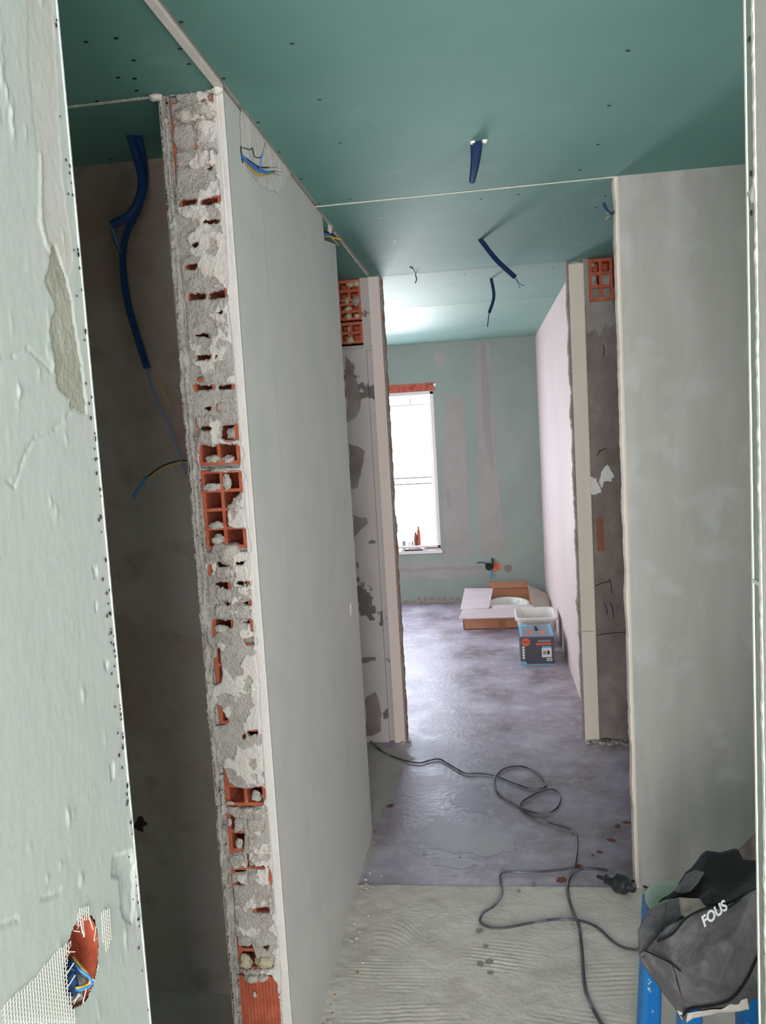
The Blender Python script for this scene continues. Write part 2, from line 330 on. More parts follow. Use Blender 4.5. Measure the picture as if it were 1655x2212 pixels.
rag_strip([(XW, 2.945, H), (XR+.0, 2.925, H)], .012, Mt['edge'], 'joint_strip', seed=2)
rag_strip([(XL-.25, 1.9125, H), (XL-.002, 1.9125, H)], .010, Mt['edge'], 'joint_strip', seed=5)
rag_strip([(-1.1, 1.9125, H), (XL-.25, 1.9125, H)], .003, Mt['edge'], 'joint_strip', seed=9)
rag_strip([(XW-.004, 3.33, H), (-.562, 4.3, H)], .010, Mt['edge'], 'joint_strip', seed=7)
lump('filler_dab', (XL+.0, 1.902, H-.006), .012, Mt['edge'], ce, sx=1.3, sz=.6, seed=3)
lump('filler_dab', (XW-.01, 1.898, H-.008), .014, Mt['edge'], ce, sz=.6, seed=4)
sm = MB().poly([(.0032*math.cos(a*math.pi/3), .0032*math.sin(a*math.pi/3), -.0012) for a in range(6)], (0,0,.003))
sm.v = [(x*1.6, y*1.1, z) for x, y, z in sm.v]
scr = None
for (x, y) in [(391,47),(186,90),(251,82),(631,94),(1357,109),(289,130),(389,105),(408,138),(483,169),(255,167),(291,169),(295,195),(210,218),(223,222),(690,215),(166,231),(558,264),(603,328),(736,309),(1292,312),(650,387),(1316,228),(239,343),(757,430),(822,470),(853,519),(885,555),(880,617),(980,612),(1005,593),(1253,367),(1308,424),(1288,448),(1210,478),(1195,577),(845,612),(690,440),(1120,420),(1040,430)]:
    p = onz(x, y, H)
    if scr is None: scr = sm.build('screw', Mt['steel'], ce); scr.location = p
    else: c = scr.copy(); C.objects.link(c); c.location = p
# ------------------------------------------------------------ near doorway walls (jambs at camera)
wj = empty('wall_near_left', kind=ST, label='pale skimmed door jamb on the left with torn grey patch', cat='wall')
JX, JY = -.42, .86
ys = np.arange(.55, JY+.0001, .0022); zs = np.arange(.85, 2.48, .0022); Yg, Zg = np.meshgrid(ys, zs)
def pj(P): return [(lambda q: (q.y, q.z))(onx(x, y, JX)) for x, y in P]
patch = pj([(112,535),(120,530),(133,560),(142,590),(148,620),(156,655),(160,690),(166,720),(170,745),(178,790),(182,830),(187,870),(188,893),(178,895),(172,888),(155,893),(152,880),(156,866),(150,858),(137,848),(125,832),(118,800),(120,770),(112,745),(108,715),(112,690),(121,670),(117,652),(104,625),(97,605),(98,590),(107,585)])
n1 = fbm(Yg, Zg, 60, 3, 4)
pm = inpoly(Yg+.004*fbm(Yg, Zg, 120, 2, 31), Zg+.008*n1, patch)
chips = np.zeros_like(pm)
for P in [[(245,1850),(285,1838),(292,1900),(290,1960),(285,1990),(265,1985),(262,1960),(258,1900),(240,1890)], [(200,1225),(208,1222),(211,1245),(203,1247)], [(238,1648),(246,1650),(246,1685),(240,1685)], [(224,1428),(234,1430),(228,1452)], [(203,1300),(211,1300),(207,1320)]]:
    chips |= inpoly(Yg+.004*fbm(Yg, Zg, 90, 2, 32), Zg+.01*n1, pj(P))
hc = onx(177, 2075, JX)
hole = (((Yg-hc.y-.0)/.034)**2+((Zg-hc.z)/.040)**2) < 1+.3*n1
Xg = JX+.0007*fbm(Yg, Zg, 18, 3, 1)+.0003*fbm(Yg, Zg, 150, 2, 8)+.0035*np.clip(fbm(Yg*1.6, Zg*.5, 55, 3, 12)-.22, 0, 1)*4*np.clip(fbm(Yg, Zg, 12, 2, 13)*6, 0, 1)
band = inpoly(Yg+.003*fbm(Yg, Zg, 60, 2, 33), Zg, pj([(58,-40),(112,-40),(118,100),(126,250),(136,400),(150,500),(158,560),(150,600),(118,560),(104,560),(100,520),(86,470),(88,400),(80,330),(70,240),(62,120)]))
lip = inpoly(Yg+.003*fbm(Yg, Zg, 60, 2, 33), Zg, pj([(84,330),(90,330),(93,420),(92,470),(106,525),(118,540),(112,552),(98,530),(85,480),(86,410)]))
Xg = Xg-.0004*band+.0012*lip
Xg = Xg-.0014*pm+.0003*pm*fbm(Yg, Zg, 60, 3, 6)*2-.003*chips+.003*chips*fbm(Yg, Zg, 80, 3, 6)
# faint crack lines
for P in [[(0,770),(30,765),(60,750),(110,800)], [(75,942),(120,925),(150,895)], [(30,1050),(50,990),(75,942)], [(30,1050),(15,1040)], [(90,1945),(130,1925)], [(0,2000),(40,1980)]]:
    Q = pj(P)
    for (a0, b0), (a1, b1) in zip(Q, Q[1:]):
        L2 = (a1-a0)**2+(b1-b0)**2; t = np.clip(((Yg-a0)*(a1-a0)+(Zg-b0)*(b1-b0))/L2, 0, 1)
        d = np.hypot(Yg-a0-t*(a1-a0)+.004*n1, Zg-b0-t*(b1-b0)+.006*n1); Xg = Xg-.0009*(d < .0018)
fm = (pm[:-1,:-1] & pm[1:,1:]); fh = (hole[:-1,:-1] | hole[1:,1:])
gridmesh('skim_coat', Xg, Yg, Zg, ~fh, [Mt['jamb'], Mt['patchgrey'], Mt['jambfill']], wj, mi=np.where(fm, 1, np.where(band[:-1,:-1], 2, 0)))
def wall(parent, a, b, m, name='wall_panel'): return MB().box(a, b).build(name, m, parent)
wall(wj, (JX-.10, .55, 0), (JX-.004, JY-.002, .84), Mt['jamb'], 'masonry'); wall(wj, (JX-.10, .55, 2.48), (JX, JY, H), Mt['jamb'], 'masonry')
MB().box((JX-.10, .55, .84), (JX-.06, JY, 2.49)).box((JX-.062, JY-.012, .84), (JX-.006, JY, 2.49)).box((JX-.062, .55, .84), (JX-.007, hc.y-.037, 2.49)).box((JX-.062, .55, .84), (JX-.007, JY-.01, hc.z-.043)).box((JX-.062, .55, hc.z+.043), (JX-.007, JY-.01, 2.49)).build('masonry', Mt['grey'], wj)
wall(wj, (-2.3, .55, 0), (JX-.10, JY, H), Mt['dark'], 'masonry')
MB().box((JX-.101, .540, 0), (JX+.0, .5495, H)).build('masonry', Mt['jamb'], wj)
# corner bead with perforations
MB().box((JX-.006, JY-.001, .2), (JX+.0012, JY+.0012, 2.48)).build('corner_bead', Mt['bead'], wj)
mb = MB()
random.seed(11)
for i in range(90):
    t = random.random(); z = 2.02-.95*t**.8 if i < 60 else random.uniform(1.0, 2.2)
    y = JY-.006-random.choice([0, .007, .013])*random.random(); r = random.uniform(.0005, .0012)
    pts = [(JX+.0016, y+r*1.3*math.cos(a*math.pi/4), z+r*2.0*math.sin(a*math.pi/4)) for a in range(8)]; mb.poly(pts, (.0006,0,0))
mb.build('perforation', Mt['hole'], wj, kind='stuff')
# socket hole
mb = MB(); n = 24
for ring in range(1):
    vs = []; fs = []
    for k in range(n):
        a = 2*math.pi*k/n; vs += [(JX-.001, hc.y+.036*math.cos(a), hc.z+.042*math.sin(a)), (JX-.055, hc.y+.031*math.cos(a), hc.z+.036*math.sin(a))]
    for k in range(n): fs.append((2*k, 2*((k+1) % n), 2*((k+1) % n)+1, 2*k+1))
    fs.append(tuple(2*k+1 for k in range(n))); mb.add(vs, fs)
so = mb.build('socket_recess', Mt['brickin'], wj, smooth=False)
lump('mortar_lump', (JX-.035, hc.y+.008, hc.z-.038), .03, Mt['grey'], wj, sz=.5, seed=4)
# mesh tape threads around the hole, and lower down where the skim stops
mb = MB(); random.seed(3)
regs = [pj([(165,1960),(190,1955),(195,2000),(160,2010)]), pj([(215,1965),(232,1960),(238,2030),(225,2060),(215,2010)]), pj([(120,2050),(165,2020),(165,2075),(150,2160),(165,2212),(0,2212),(0,2170),(60,2120)])]
def inreg(y, z): return any(bool(inpoly(np.array([y]), np.array([z]), R)[0]) for R in regs) and (((y-hc.y)/.034)**2+((z-hc.z)/.040)**2 > .85)
p_ = .0042
for fam in (0, 1):
    for i in range(-90, 90):
        run = None
        for j in range(-120, 121):
            u, v = i*p_, j*.002
            y, z = (hc.y+u+.03*v, hc.z+v) if fam == 0 else (hc.y+v, hc.z+u+.2*v)
            if .56 < y < JY-.004 and inreg(y, z):
                if run is None: run = [(y, z), (y, z)]
                run[1] = (y, z)
            elif run is not None:
                (a, b), (c, d) = run; run = None
                if abs(a-c)+abs(b-d) > .003: mb.tube([(JX+.0016, a, b), (JX+.0022, c, d)], .00034, 4, 1)
for i in range(16):
    a = random.uniform(0, 2*math.pi); y, z = hc.y+.034*math.cos(a), hc.z+.040*math.sin(a); L = random.uniform(.006, .016); b = a+math.pi+random.uniform(-.8, .8)
    mb.tube([(JX+.001, y, z), (JX+.004, y+L*math.cos(b), z+L*math.sin(b))], .0005, 4, 1)
mb.build('mesh_tape', Mt['thread'], wj, kind='stuff')
# wires in the near socket hole
wt = empty('cable_loop', (JX-.02, hc.y, hc.z-.03), label='blue and yellow wires looping out of the round socket hole in the near left wall', cat='wires')
def jx(x, y, d=0.): return onx(x, y, JX+d)
c0 = [jx(152,2110,-.01), jx(150,2130,-.008), jx(155,2150,-.006), jx(162,2165,-.02)]
MB().tube([jx(155,2080,-.012), jx(152,2110,-.006), jx(158,2140,-.008)], .0065, 10, 6, corr=.0032).build('corrugated_sleeve', Mt['blue'], wt)
MB().tube([jx(158,2075,-.01), jx(172,2095,.004), jx(192,2110,.012), jx(198,2125,.012), jx(185,2135,.008), jx(165,2138,0), jx(158,2130,-.01)], .0013, 6, 6).build('wire', Mt['wblue'], wt)
MB().tube([jx(158,2068,-.01), jx(174,2088,.002), jx(190,2105,.009), jx(194,2122,.01), jx(182,2131,.006), jx(163,2134,0)], .0013, 6, 6).build('wire', Mt['wyel'], wt, label='yellow wire')
MB().tube([jx(157,2078,-.012), jx(170,2099,0), jx(186,2112,.008), jx(192,2124,.008), jx(178,2131,.004), jx(160,2132,-.004)], .0013, 6, 6).build('wire', Mt['wblk'], wt, label='black wire')
# right jamb
wr = empty('wall_near_right', kind=ST, label='green plasterboard door jamb at the right edge with a white edge strip', cat='wall')
RX = .258
wall(wr, (RX, .55, 0), (RX+.1, .853, H), Mt['greenf'], 'masonry'); wall(wr, (RX+.1, .55, 0), (2.0, .86, H), Mt['jamb'], 'masonry')
def ridge(name, m, ya, yb, amp, x, seed, chunk=0.):
    vs = []; n = 420; fs = []
    for i in range(n+1):
        z = H*i/n; e = amp*(mnoise.noise(Vector((seed, 0, z*30)))+.6*mnoise.noise(Vector((seed, 3, z*110)))); e2 = amp*mnoise.noise(Vector((seed+5, 0, z*45)))
        d = x+chunk*abs(mnoise.noise(Vector((seed, 9, z*60))))
        vs += [(RX-.0002, ya+e, z), (RX-d, ya+.0012+e, z), (RX-d+e2*.3, (ya+yb)/2+e2, z), (RX-d*.7, yb-.0008+e2, z), (RX-.0002, yb+e2, z)]
    for i in range(n):
        for k in range(4): fs.append((5*i+k, 5*i+k+1, 5*i+k+6, 5*i+k+5))
    return MB().add(vs, fs).build(name, m, wr)
ridge('torn_board_edge', Mt['edge'], .8515, .8585, .0009, .0012, 1)
ridge('crumbled_filler', Mt['edge'], .8235, .8335, .0016, .0016, 8, .003)
MB().box((RX-.0012, .55, 0), (RX+.001, .8255, H)).build('skim_coat', Mt['jambfill'], wr)
for (x, y) in [(1620, 85), (1624, 375), (1625, 460)]:
    q = onx(x, y, RX); lump('screw', (RX-.0006, q.y, q.z), .0026, Mt['steel'], wr, sx=.4, sz=1.3, seed=2, sub=1)
q = onx(1628, 418, RX); lump('filler_dab', (RX-.0006, q.y, q.z), .0075, Mt['jambfill'], wr, sx=.25, sz=1.2, seed=6, amp=.5)
for z in (onx(1628, 415, RX).z, onx(1640, 1265, RX).z):
    MB().box((RX-.0012, .83, z), (RX+.0005, .857, z+.004)).build('joint_strip', Mt['tape'], wr)
# back room shell behind the camera, with its window opening
wb = empty('wall_back', kind=ST, label='plastered wall behind the viewpoint with a window opening', cat='wall')
wm = Mt['jamb']
wall(wb, (-2.3,-2.6,0), (-1.05,-2.5,H), wm); wall(wb, (1.0,-2.6,0), (2.0,-2.5,H), wm); wall(wb, (-1.05,-2.6,0), (1.0,-2.5,.55), wm); wall(wb, (-1.05,-2.6,2.35), (1.0,-2.5,H), wm)
wo = empty('wall_outer_left', kind=ST, label='plastered outer wall on the left side', cat='wall')
wall(wo, (-2.4,-2.6,0), (-2.3,2.3,H), Mt['dark'])
wo2 = empty('wall_outer_right', kind=ST, label='plastered outer wall on the right side', cat='wall')
wall(wo2, (1.75,-2.6,0), (1.85,4.5,H), Mt['jamb'])
# dim room at the left
wd = empty('wall_left_room', kind=ST, label='dim grey-brown rendered wall at the back of the left room', cat='wall')
DY = 2.31
Xd, Zd = np.meshgrid(np.arange(-2.3, -.70, .02), np.arange(0, H+.02, .02))
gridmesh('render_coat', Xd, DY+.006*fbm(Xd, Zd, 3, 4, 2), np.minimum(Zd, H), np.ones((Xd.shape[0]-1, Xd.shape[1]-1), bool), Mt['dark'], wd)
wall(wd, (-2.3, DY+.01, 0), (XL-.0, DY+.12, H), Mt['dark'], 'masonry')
q = ony(303, 1782, DY); lump('broken_hole', (q.x, DY, q.z), .022, Mt['hole'], wd, sy=.25, seed=5, amp=.6)
for i, (x, y, r) in enumerate([(318,1790,.012),(330,2155,.006),(290,1775,.01)]):
    q = ony(x, y, DY); lump('plaster_chip', (q.x, DY-.002, q.z), r, Mt['grey'] if i != 1 else Mt['lump'], wd, sy=.3, seed=i)
# ------------------------------------------------------------ long wall with the broken brick end
wl_ = empty('wall_left', kind=ST, label='long pale skimmed partition whose broken end shows hollow red bricks and mortar', cat='wall')
a = onx(697, 469, XW); b = onx(722, 524, XW); c = onx(701, 519, XW)
cut = [(2.20, 0), (YF, 0), (YF, b.z), (c.y, c.z), (a.y-.005, H), (2.20, H)]
MB().poly([(XW, y, z) for y, z in cut], (XL-XW, 0, 0)).build('masonry', Mt['long'], wl_)
wall(wl_, (XW-.022, YB+.001, 0), (XW, 2.201, H), Mt['long'], 'plaster_layer')
wall(wl_, (XL, YB+.012, 0), (XL+.026, 2.201, H), Mt['mortarL'], 'plaster_layer')
BX0, BX1 = -.684, -.580
J = [2.482, 2.270, 2.061, 1.854, 1.635, 1.433, 1.212, .998, .787, .571, .352]
def brick_mesh(h, w=BX1-BX0, d=.30):
    mb = MB(); wv = [0, .010, w/2-.004, w/2+.004, w-.009, w]; t = .008
    for x0, x1 in ((0, .010), (w/2-.004, w/2+.004), (w-.009, w)): mb.box((x0, 0, 0), (x1, d, h))
    for k in range(5):
        z = (h-t)*k/4; mb.box((0, 0.0004, z), (w, d, z+t))
    return mb
first = None
for k in range(len(J)-1):
    z1, z0 = J[k]-.007, J[k+1]+.006; h = z1-z0
    if first is None:
        first = brick_mesh(.2).build('brick', Mt['brick'], wl_); o = first
    else: o = first.copy(); C.objects.link(o)
    o.location = (BX0+random.uniform(-.001, .001), YB+.009+random.uniform(-.001, .0015), z0); o.scale = (1, 1, h/.2)
# bottom bricks, ribbed side out
mb = MB(); w = BX1-BX0; mb.box((0, .004, 0), (w+.012, .15, .2)); n = 13
for i in range(n):
    x = (w+.012)*i/n; e = (w+.012)/n; mb.poly([(x+e*.12, .005, 0), (x+e*.3, 0, 0), (x+e*.72, 0, 0), (x+e*.9, .005, 0)], (0,0,.2))
o = mb.build('brick', Mt['brick'], wl_, label='brick with ribbed side facing out'); o.location = (BX0-.003, YB+.004, .145)
o2 = o.copy(); C.objects.link(o2); o2.location = (BX0-.001, YB+.006, -.06)
# mortar joints between bricks (recessed)
MB().box((BX0-.003, YB+.022, 0), (BX0+.001, 2.20, H)).box((BX1-.001, YB+.022, 0), (BX1+.004, 2.20, H)).build('mortar_bed', Mt['grey'], wl_)
for z in J: MB().box((BX0, YB+.016, z-.007), (BX1, 2.20, z+.006)).build('mortar_joint', Mt['grey'], wl_)
K = {2: (300, 180, 4.253), 3: (340, 700, 4.253), 4: (380, 1180, 4.253), 5: (400, 1680, 4.159)}
def kp(c, u, v, Yp=YB): ox, oy, s_ = K[c]; return ony(ox+u/s_, oy+v/s_, Yp)
def kw(c, P): return [(q.x, q.z) for q in (kp(c, u, v) for u, v in P)]
EXP = [kw(2, P) for P in [
 [(240,110),(325,112),(300,180),(275,215),(300,360),(310,430),(292,520),(250,300)], [(290,510),(328,580),(328,950),(316,950),(300,760)],
 [(620,88),(685,88),(690,150),(650,150)], [(305,168),(355,148),(335,180)], [(545,155),(610,140),(600,165)], [(612,770),(692,742),(650,785)], [(366,1078),(522,1068),(512,1095),(370,1122)],
 [(563,1080),(600,1062),(757,1028),(750,1075),(640,1100),(570,1112)], [(585,1265),(735,1250),(690,1280),(640,1280)], [(470,1482),(555,1460),(520,1500)], [(423,1678),(537,1658),(515,1696),(423,1698)],
 [(443,1940),(602,1930),(597,1968),(443,1984)], [(632,1930),(787,1898),(792,1955),(638,1976)], [(660,2112),(765,2088),(760,2112)]]]
EXP += [kw(3, P) for P in [[(325,112),(400,92),(462,92),(468,130),(440,108)], [(338,293),(488,286),(480,316),(338,332)], [(528,298),(552,288),(535,318)], [(345,502),(408,480),(405,510),(370,516)],
 [(322,560),(400,572),(517,565),(510,590),(350,602),(335,640)], [(563,572),(710,555),(706,584),(568,594)], [(425,772),(482,762),(465,794)], [(395,955),(487,953),(482,970),(398,970)],
 [(588,938),(735,928),(750,1055),(620,1068),(588,1045)],
 [(380,1115),(480,1130),(560,1108),(720,1112),(775,1150),(788,1200),(760,1248),(740,1312),(400,1322),(380,1250)],
 [(388,1355),(600,1345),(770,1358),(802,1400),(768,1440),(777,1500),(802,1530),(750,1555),(690,1605),(645,1680),(632,1750),(642,1865),(700,1885),(822,1882),(852,2085),(740,2088),(600,2040),(540,1990),(505,2030),(500,2092),(448,2092),(430,1900),(408,1650),(388,1500)]]]
EXP += [kw(4, P) for P in [[(363,158),(478,160),(472,180),(380,184)], [(545,155),(638,143),(620,164),(560,168)], [(340,346),(487,342),(492,392),(400,370)], [(545,338),(692,328),(670,358),(560,352)],
 [(430,518),(500,508),(497,550)], [(620,520),(692,510),(687,545)], [(328,680),(512,688),(517,750),(440,725),(400,722),(370,790),(333,852)], [(558,690),(702,682),(718,785),(690,772),(680,712),(610,694)],
 [(288,190),(317,182),(312,272),(288,272)], [(625,860),(700,845),(742,860),(737,892),(650,912)], [(343,1038),(375,1038),(412,1085),(417,1150),(405,1248),(348,1282),(338,1200)], [(373,950),(402,930),(389,1000),(399,1068),(373,1052)],
 [(358,1478),(400,1478),(432,1540),(472,1620),(440,1645),(368,1642)], [(653,1708),(747,1693),(742,1733),(663,1735)], [(598,1745),(634,1732),(615,1780)], [(395,2020),(430,2060),(465,2160),(480,2230),(405,2230)]]]
EXP += [kw(5, P) for P in [[(312,-10),(352,-10),(360,60),(420,85),(480,118),(560,122),(690,85),(717,130),(692,252),(560,275),(370,272),(350,170),(318,90)],
 [(333,350),(377,343),(432,370),(432,480),(400,500),(522,505),(518,660),(460,672),(348,684),(338,500)], [(556,688),(570,688),(568,803),(702,803),(707,828),(556,824)],
 [(390,842),(532,832),(542,852),(410,858),(407,900),(397,1005),(383,940)], [(408,970),(480,952),(545,962),(480,975)], [(743,785),(772,900),(767,1025),(753,940)], [(600,1192),(742,1192),(742,1223),(610,1223)],
 [(438,1438),(458,1438),(463,1515),(515,1528),(592,1528),(602,1560),(620,1640),(700,1690),(800,1690),(775,1722),(620,1732),(448,1735),(433,1600)], [(683,1528),(742,1528),(737,1558)],
 [(452,1755),(510,1768),(560,1850),(690,1862),(700,1790),(772,1788),(812,1860),(842,2060),(852,2300),(485,2300),(478,1900)]]]
xs = np.arange(XL-.006, XW+.0004, .0017); zs = np.arange(.12, H+.0001, .0022); X, Z = np.meshgrid(xs, zs)
rag = .011*fbm(Z, Z*0+.5, 9, 4, 40)*2+.004*fbm(Z, Z*0+3, 60, 3, 41)*2
xleft = XL+.004+rag*.55
wx = X+.0022*fbm(X, Z, 130, 3, 51)*2; wz = Z+.0022*fbm(X, Z, 130, 3, 52)*2
ex = np.zeros(X.shape, bool)
for P in EXP: ex |= inpoly(wx, wz, P)
xg = -.6885+.004*fbm(Z, Z*0+1, 7, 3, 61)*2          # groove between left plaster and bricks
xr_ = -.5765+.005*fbm(Z, Z*0+2, 8, 4, 62)*2+np.where(Z > 2.0, .002, 0)         # where the smooth corner plaster starts
low = fbm(X, Z, 11, 3, 70); mid = fbm(X, Z, 45, 4, 71); hi = fbm(X, Z, 160, 3, 72)
cell = np.abs(np.sin((Z-.02)/.0505*math.pi))         # faint relief following the brick cells
smooth_ = np.clip((fbm(X, Z, 9, 2, 75))*5+.3+np.where(Z < 1.2, .5, 0), 0, 1)
hm = -.004+.010*low+.010*mid*(1-.6*smooth_)+.005*hi*(1-.75*smooth_)+.0015*cell
hl = .001+.034*fbm(X, Z*.45, 24, 4, 80)+.010*hi
hr = .0015+.0015*low+.0004*hi
def plug(c, u, v, hw, hh, amp=.0045):
    global hm
    q = kp(c, u, v); w_ = hw/3900; h_ = hh/3900
    d = np.maximum(np.abs(wx-q.x)/w_, np.abs(wz-q.z)/h_); d = .6*d+.4*np.hypot((wx-q.x)/w_, (wz-q.z)/h_)/1.15
    hm = hm+amp*np.clip((1-d)*5, 0, 1)-.009*np.exp(-((d-1.06)/.05)**2)*np.clip(fbm(X, Z, 30, 2, int(u+v) % 97)*6+.5, 0, 1)
for a_ in [(430,235,68,60),(600,230,60,62),(430,435,72,62),(615,430,68,62),(425,600,70,68),(605,600,75,68)]: plug(4, *a_)
for a_ in [(470,430,45,60),(625,430,80,62),(455,750,72,60),(635,750,72,60),(465,905,68,60),(625,905,70,62),(630,590,72,55),(525,1480,68,52),(680,1490,62,50),(530,1330,70,50)]: plug(5, *a_)
for a_ in [(375,250,95,75),(580,240,95,75),(400,480,110,100),(620,470,110,120),(400,690,85,60),(620,680,80,60)]: plug(2, *a_)
for a_ in [(600,760,60,40),(450,1030,80,70),(430,900,80,55)]: plug(3, *a_)
sm_ = (fbm(wx, wz, 30, 4, 73)+.5*fbm(wx, wz, 8, 2, 74)+np.clip((X-(-.64))*3, -.1, .2)) > .10
hm = hm+.0035*sm_
t1 = np.clip((X-xg)/.003+.5, 0, 1); t2 = np.clip((X-xr_)/.0022+.5, 0, 1)
hgt = hl*(1-t1)+hm*t1; hgt = hgt*(1-t2)+hr*t2
gd = np.exp(-((X-xg)/.0035)**2)*.014*np.clip(fbm(Z, Z*0+9, 6, 3, 90)*5+.55, 0, 1); hgt = hgt-gd
gd2 = np.exp(-((X-xg+.010+.004*fbm(Z, Z*0+7, 10, 3, 93))/.0018)**2)*.010*np.clip(fbm(Z, Z*0+5, 5, 3, 91)*6+.3, 0, 1); hgt = hgt-gd2
hgt = hgt-np.exp(-((X-xr_+.001)/.0016)**2)*.005*np.clip(fbm(Z, Z*0+3, 9, 3, 92)*5+.6, 0, 1)
hgt = hgt-np.exp(-((X+.566+.004*fbm(Z, Z*0+6, 5, 3, 95))/.0011)**2)*.003*np.clip(fbm(Z, Z*0+8, 4, 3, 96)*7+.0, 0, 1)
Yg = YB-hgt
dl = X-xleft; Yg = Yg+np.where(dl < .004, (np.clip((.004-dl)/.004, 0, 1)**2)*.012, 0)   # rounded ragged left rim
keep = ~(ex[:-1,:-1] | ex[1:,1:]) & (X[:-1,:-1] > xleft[:-1,:-1]-.0012)
# edges of the mortar sag into the holes
nb = np.zeros(ex.shape); pe = np.pad(ex, 2)
for dx in range(5):
    for dz in range(5): nb += pe[dz:dz+ex.shape[0], dx:dx+ex.shape[1]]
Yg = Yg+.007*np.clip(nb/12, 0, 1)
mi = np.where(X < xg, 1, np.where(sm_, 3, 0)); mi = np.where(X > xr_, 2, mi)[:-1,:-1]
o = gridmesh('mortar_skin', X, Yg, Z, keep, [Mt['mortar'], Mt['mortarL'], Mt['corner'], Mt['smear']], wl_, mi=mi)
md = o.modifiers.new('thick', 'SOLIDIFY'); md.thickness = .011; md.offset = -1
def lumps(c, L, m='lump', d=.012):
    for i, (u, v, r, sx, sz) in enumerate(L):
        q = kp(c, u, v, YB+d); lump('mortar_lump', q, r/3900, Mt[m], wl_, sx=sx, sy=.8, sz=sz, seed=i+c*10, amp=.45)
lumps(2, [(245,340,26,1,1.3),(410,300,85,1,.7),(600,250,80,1,.7),(560,390,50,1,.9),(640,290,60,1.3,.5)], d=.002)
lumps(3, [(700,1005,60,.9,1)], 'mortarL', .035)
lumps(3, [(515,1240,52,1.2,.7),(655,1245,58,1,.6),(500,1500,90,1,.45),(640,1450,55,.7,1.4),(545,1850,60,1.2,.6),(560,1990,60,1,1),(640,2090,120,1.2,.75),(740,1680,70,1.2,.7),(600,1340,110,1.2,.2)])
lumps(3, [(400,115+1040,0.1,1,1)])
lumps(4, [(400,755,45,1,.8)], d=.003)
lumps(5, [(640,165,52,1,1)], 'mortarL', .02)
lumps(5, [(400,225,30,1.5,.6),(560,290,45,1.4,.6),(640,300,40,1.2,.7),(400,400,26,1,1.6),(485,590,35,1,1.5),(760,1090,30,.7,1.2),(765,1140,28,.7,1)], d=.002)
lumps(5, [(540,1650,66,.95,1.05),(715,1650,80,1.1,.75),(760,1620,40,1.2,.6)], 'lumpy', .006)
lumps(5, [(625,1950,20,1,1.6),(600,1800,70,1,.5),(700,1800,50,1,.6)], d=-.001)
# recess with wires near the top of the long wall
rp = [onx(x, y, XW) for x, y in [(516,212),(545,248),(585,300),(628,372),(600,420),(560,400),(535,370),(520,330)]]
Yc = [(p.y, p.z) for p in rp]
ys2 = np.arange(min(p[0] for p in Yc), max(p[0] for p in Yc), .004); zs2 = np.arange(min(p[1] for p in Yc), max(p[1] for p in Yc), .004); A, B = np.meshgrid(ys2, zs2)
kk = inpoly(A+.02*fbm(A, B, 20, 2, 3), B+.01*fbm(A, B, 30, 2, 4), Yc)
gridmesh('filler_patch', XW+.0012+.004*np.clip(fbm(A, B, 25, 4, 5)+.3, 0, 1), A, B, kk[:-1,:-1] & kk[1:,1:], Mt['corner'], wl_)
q = onx(523, 335, XW); lump('conduit_hole', (XW, q.y, q.z), .016, Mt['hole'], wl_, sx=.12, sy=.8, sz=1.2, seed=8)
q = onx(758, 1316, XW); lump('plaster_dab', (XW+.001, q.y, q.z), .018, Mt['edge'], wl_, sx=.15, sy=.9, sz=1.3, seed=9, amp=.6)
def wires(name, label, specs, cat='wires', base=None, group=None):
    b0 = specs[0][0][0]; t = empty(name, b0, label=label, cat=cat, group=group)
    for pts, r, m in specs: MB().tube(pts, r, 6, 5).build('wire', Mt[m], t, smooth=True)
    return t
def wx_(L, r, m, d0=0, d1=.03): n = len(L); return ([onx(x, y, XW+d0+(d1-d0)*i/(n-1)) for i, (x, y) in enumerate(L)], r, m)
wires('wire_bundle', 'blue, black and yellow wires sticking out of the long wall just under the ceiling', [
 wx_([(521,333),(535,348),(555,362),(575,371),(592,370)], .0026, 'wblue'), wx_([(521,338),(536,353),(556,367),(575,374),(592,372)], .0024, 'wblue'), wx_([(523,336),(545,352),(560,361),(580,362)], .0022, 'wblk'),
 wx_([(524,345),(545,368),(560,379),(575,378),(590,374)], .0022, 'wyel'), wx_([(518,317),(540,323),(545,320),(550,338),(562,340),(568,330)], .0014, 'wblk'), wx_([(562,369),(563,350),(567,332)], .002, 'wblue', .02), wx_([(567,332),(570,320),(573,308)], .0009, 'cop', .03),
 wx_([(580,362),(600,361)], .0009, 'cop', .03, .032), wx_([(592,370),(609,372)], .0009, 'cop', .03, .032), wx_([(590,375),(606,379)], .0009, 'cop', .03, .032)])
def wy_(L, r, m, y, dy=0): n = len(L); return ([ony(x, yy, y+dy*i/(n-1)) for i, (x, yy) in enumerate(L)], r, m)
def ony_w(L, r, m): return wy_(L, r, m, 3.30, .06)
wires('wire_bundle', 'blue and yellow wires in the notch at the far top corner of the long wall', [
 ony_w([(699,490),(708,500),(722,515)], .006, 'blue'), ony_w([(700,505),(712,508),(724,520)], .0055, 'wblue'), ony_w([(702,510),(715,512),(738,518)], .0035, 'wyel'), ony_w([(718,516),(725,522),(731,530)], .003, 'wyel'), ony_w([(700,500),(714,506),(728,514)], .003, 'wblk')])
lump('filler_dab', ony(712, 492, 3.30), .030, Mt['corner'], wl_, sx=.4, sy=1, sz=.7, seed=2)
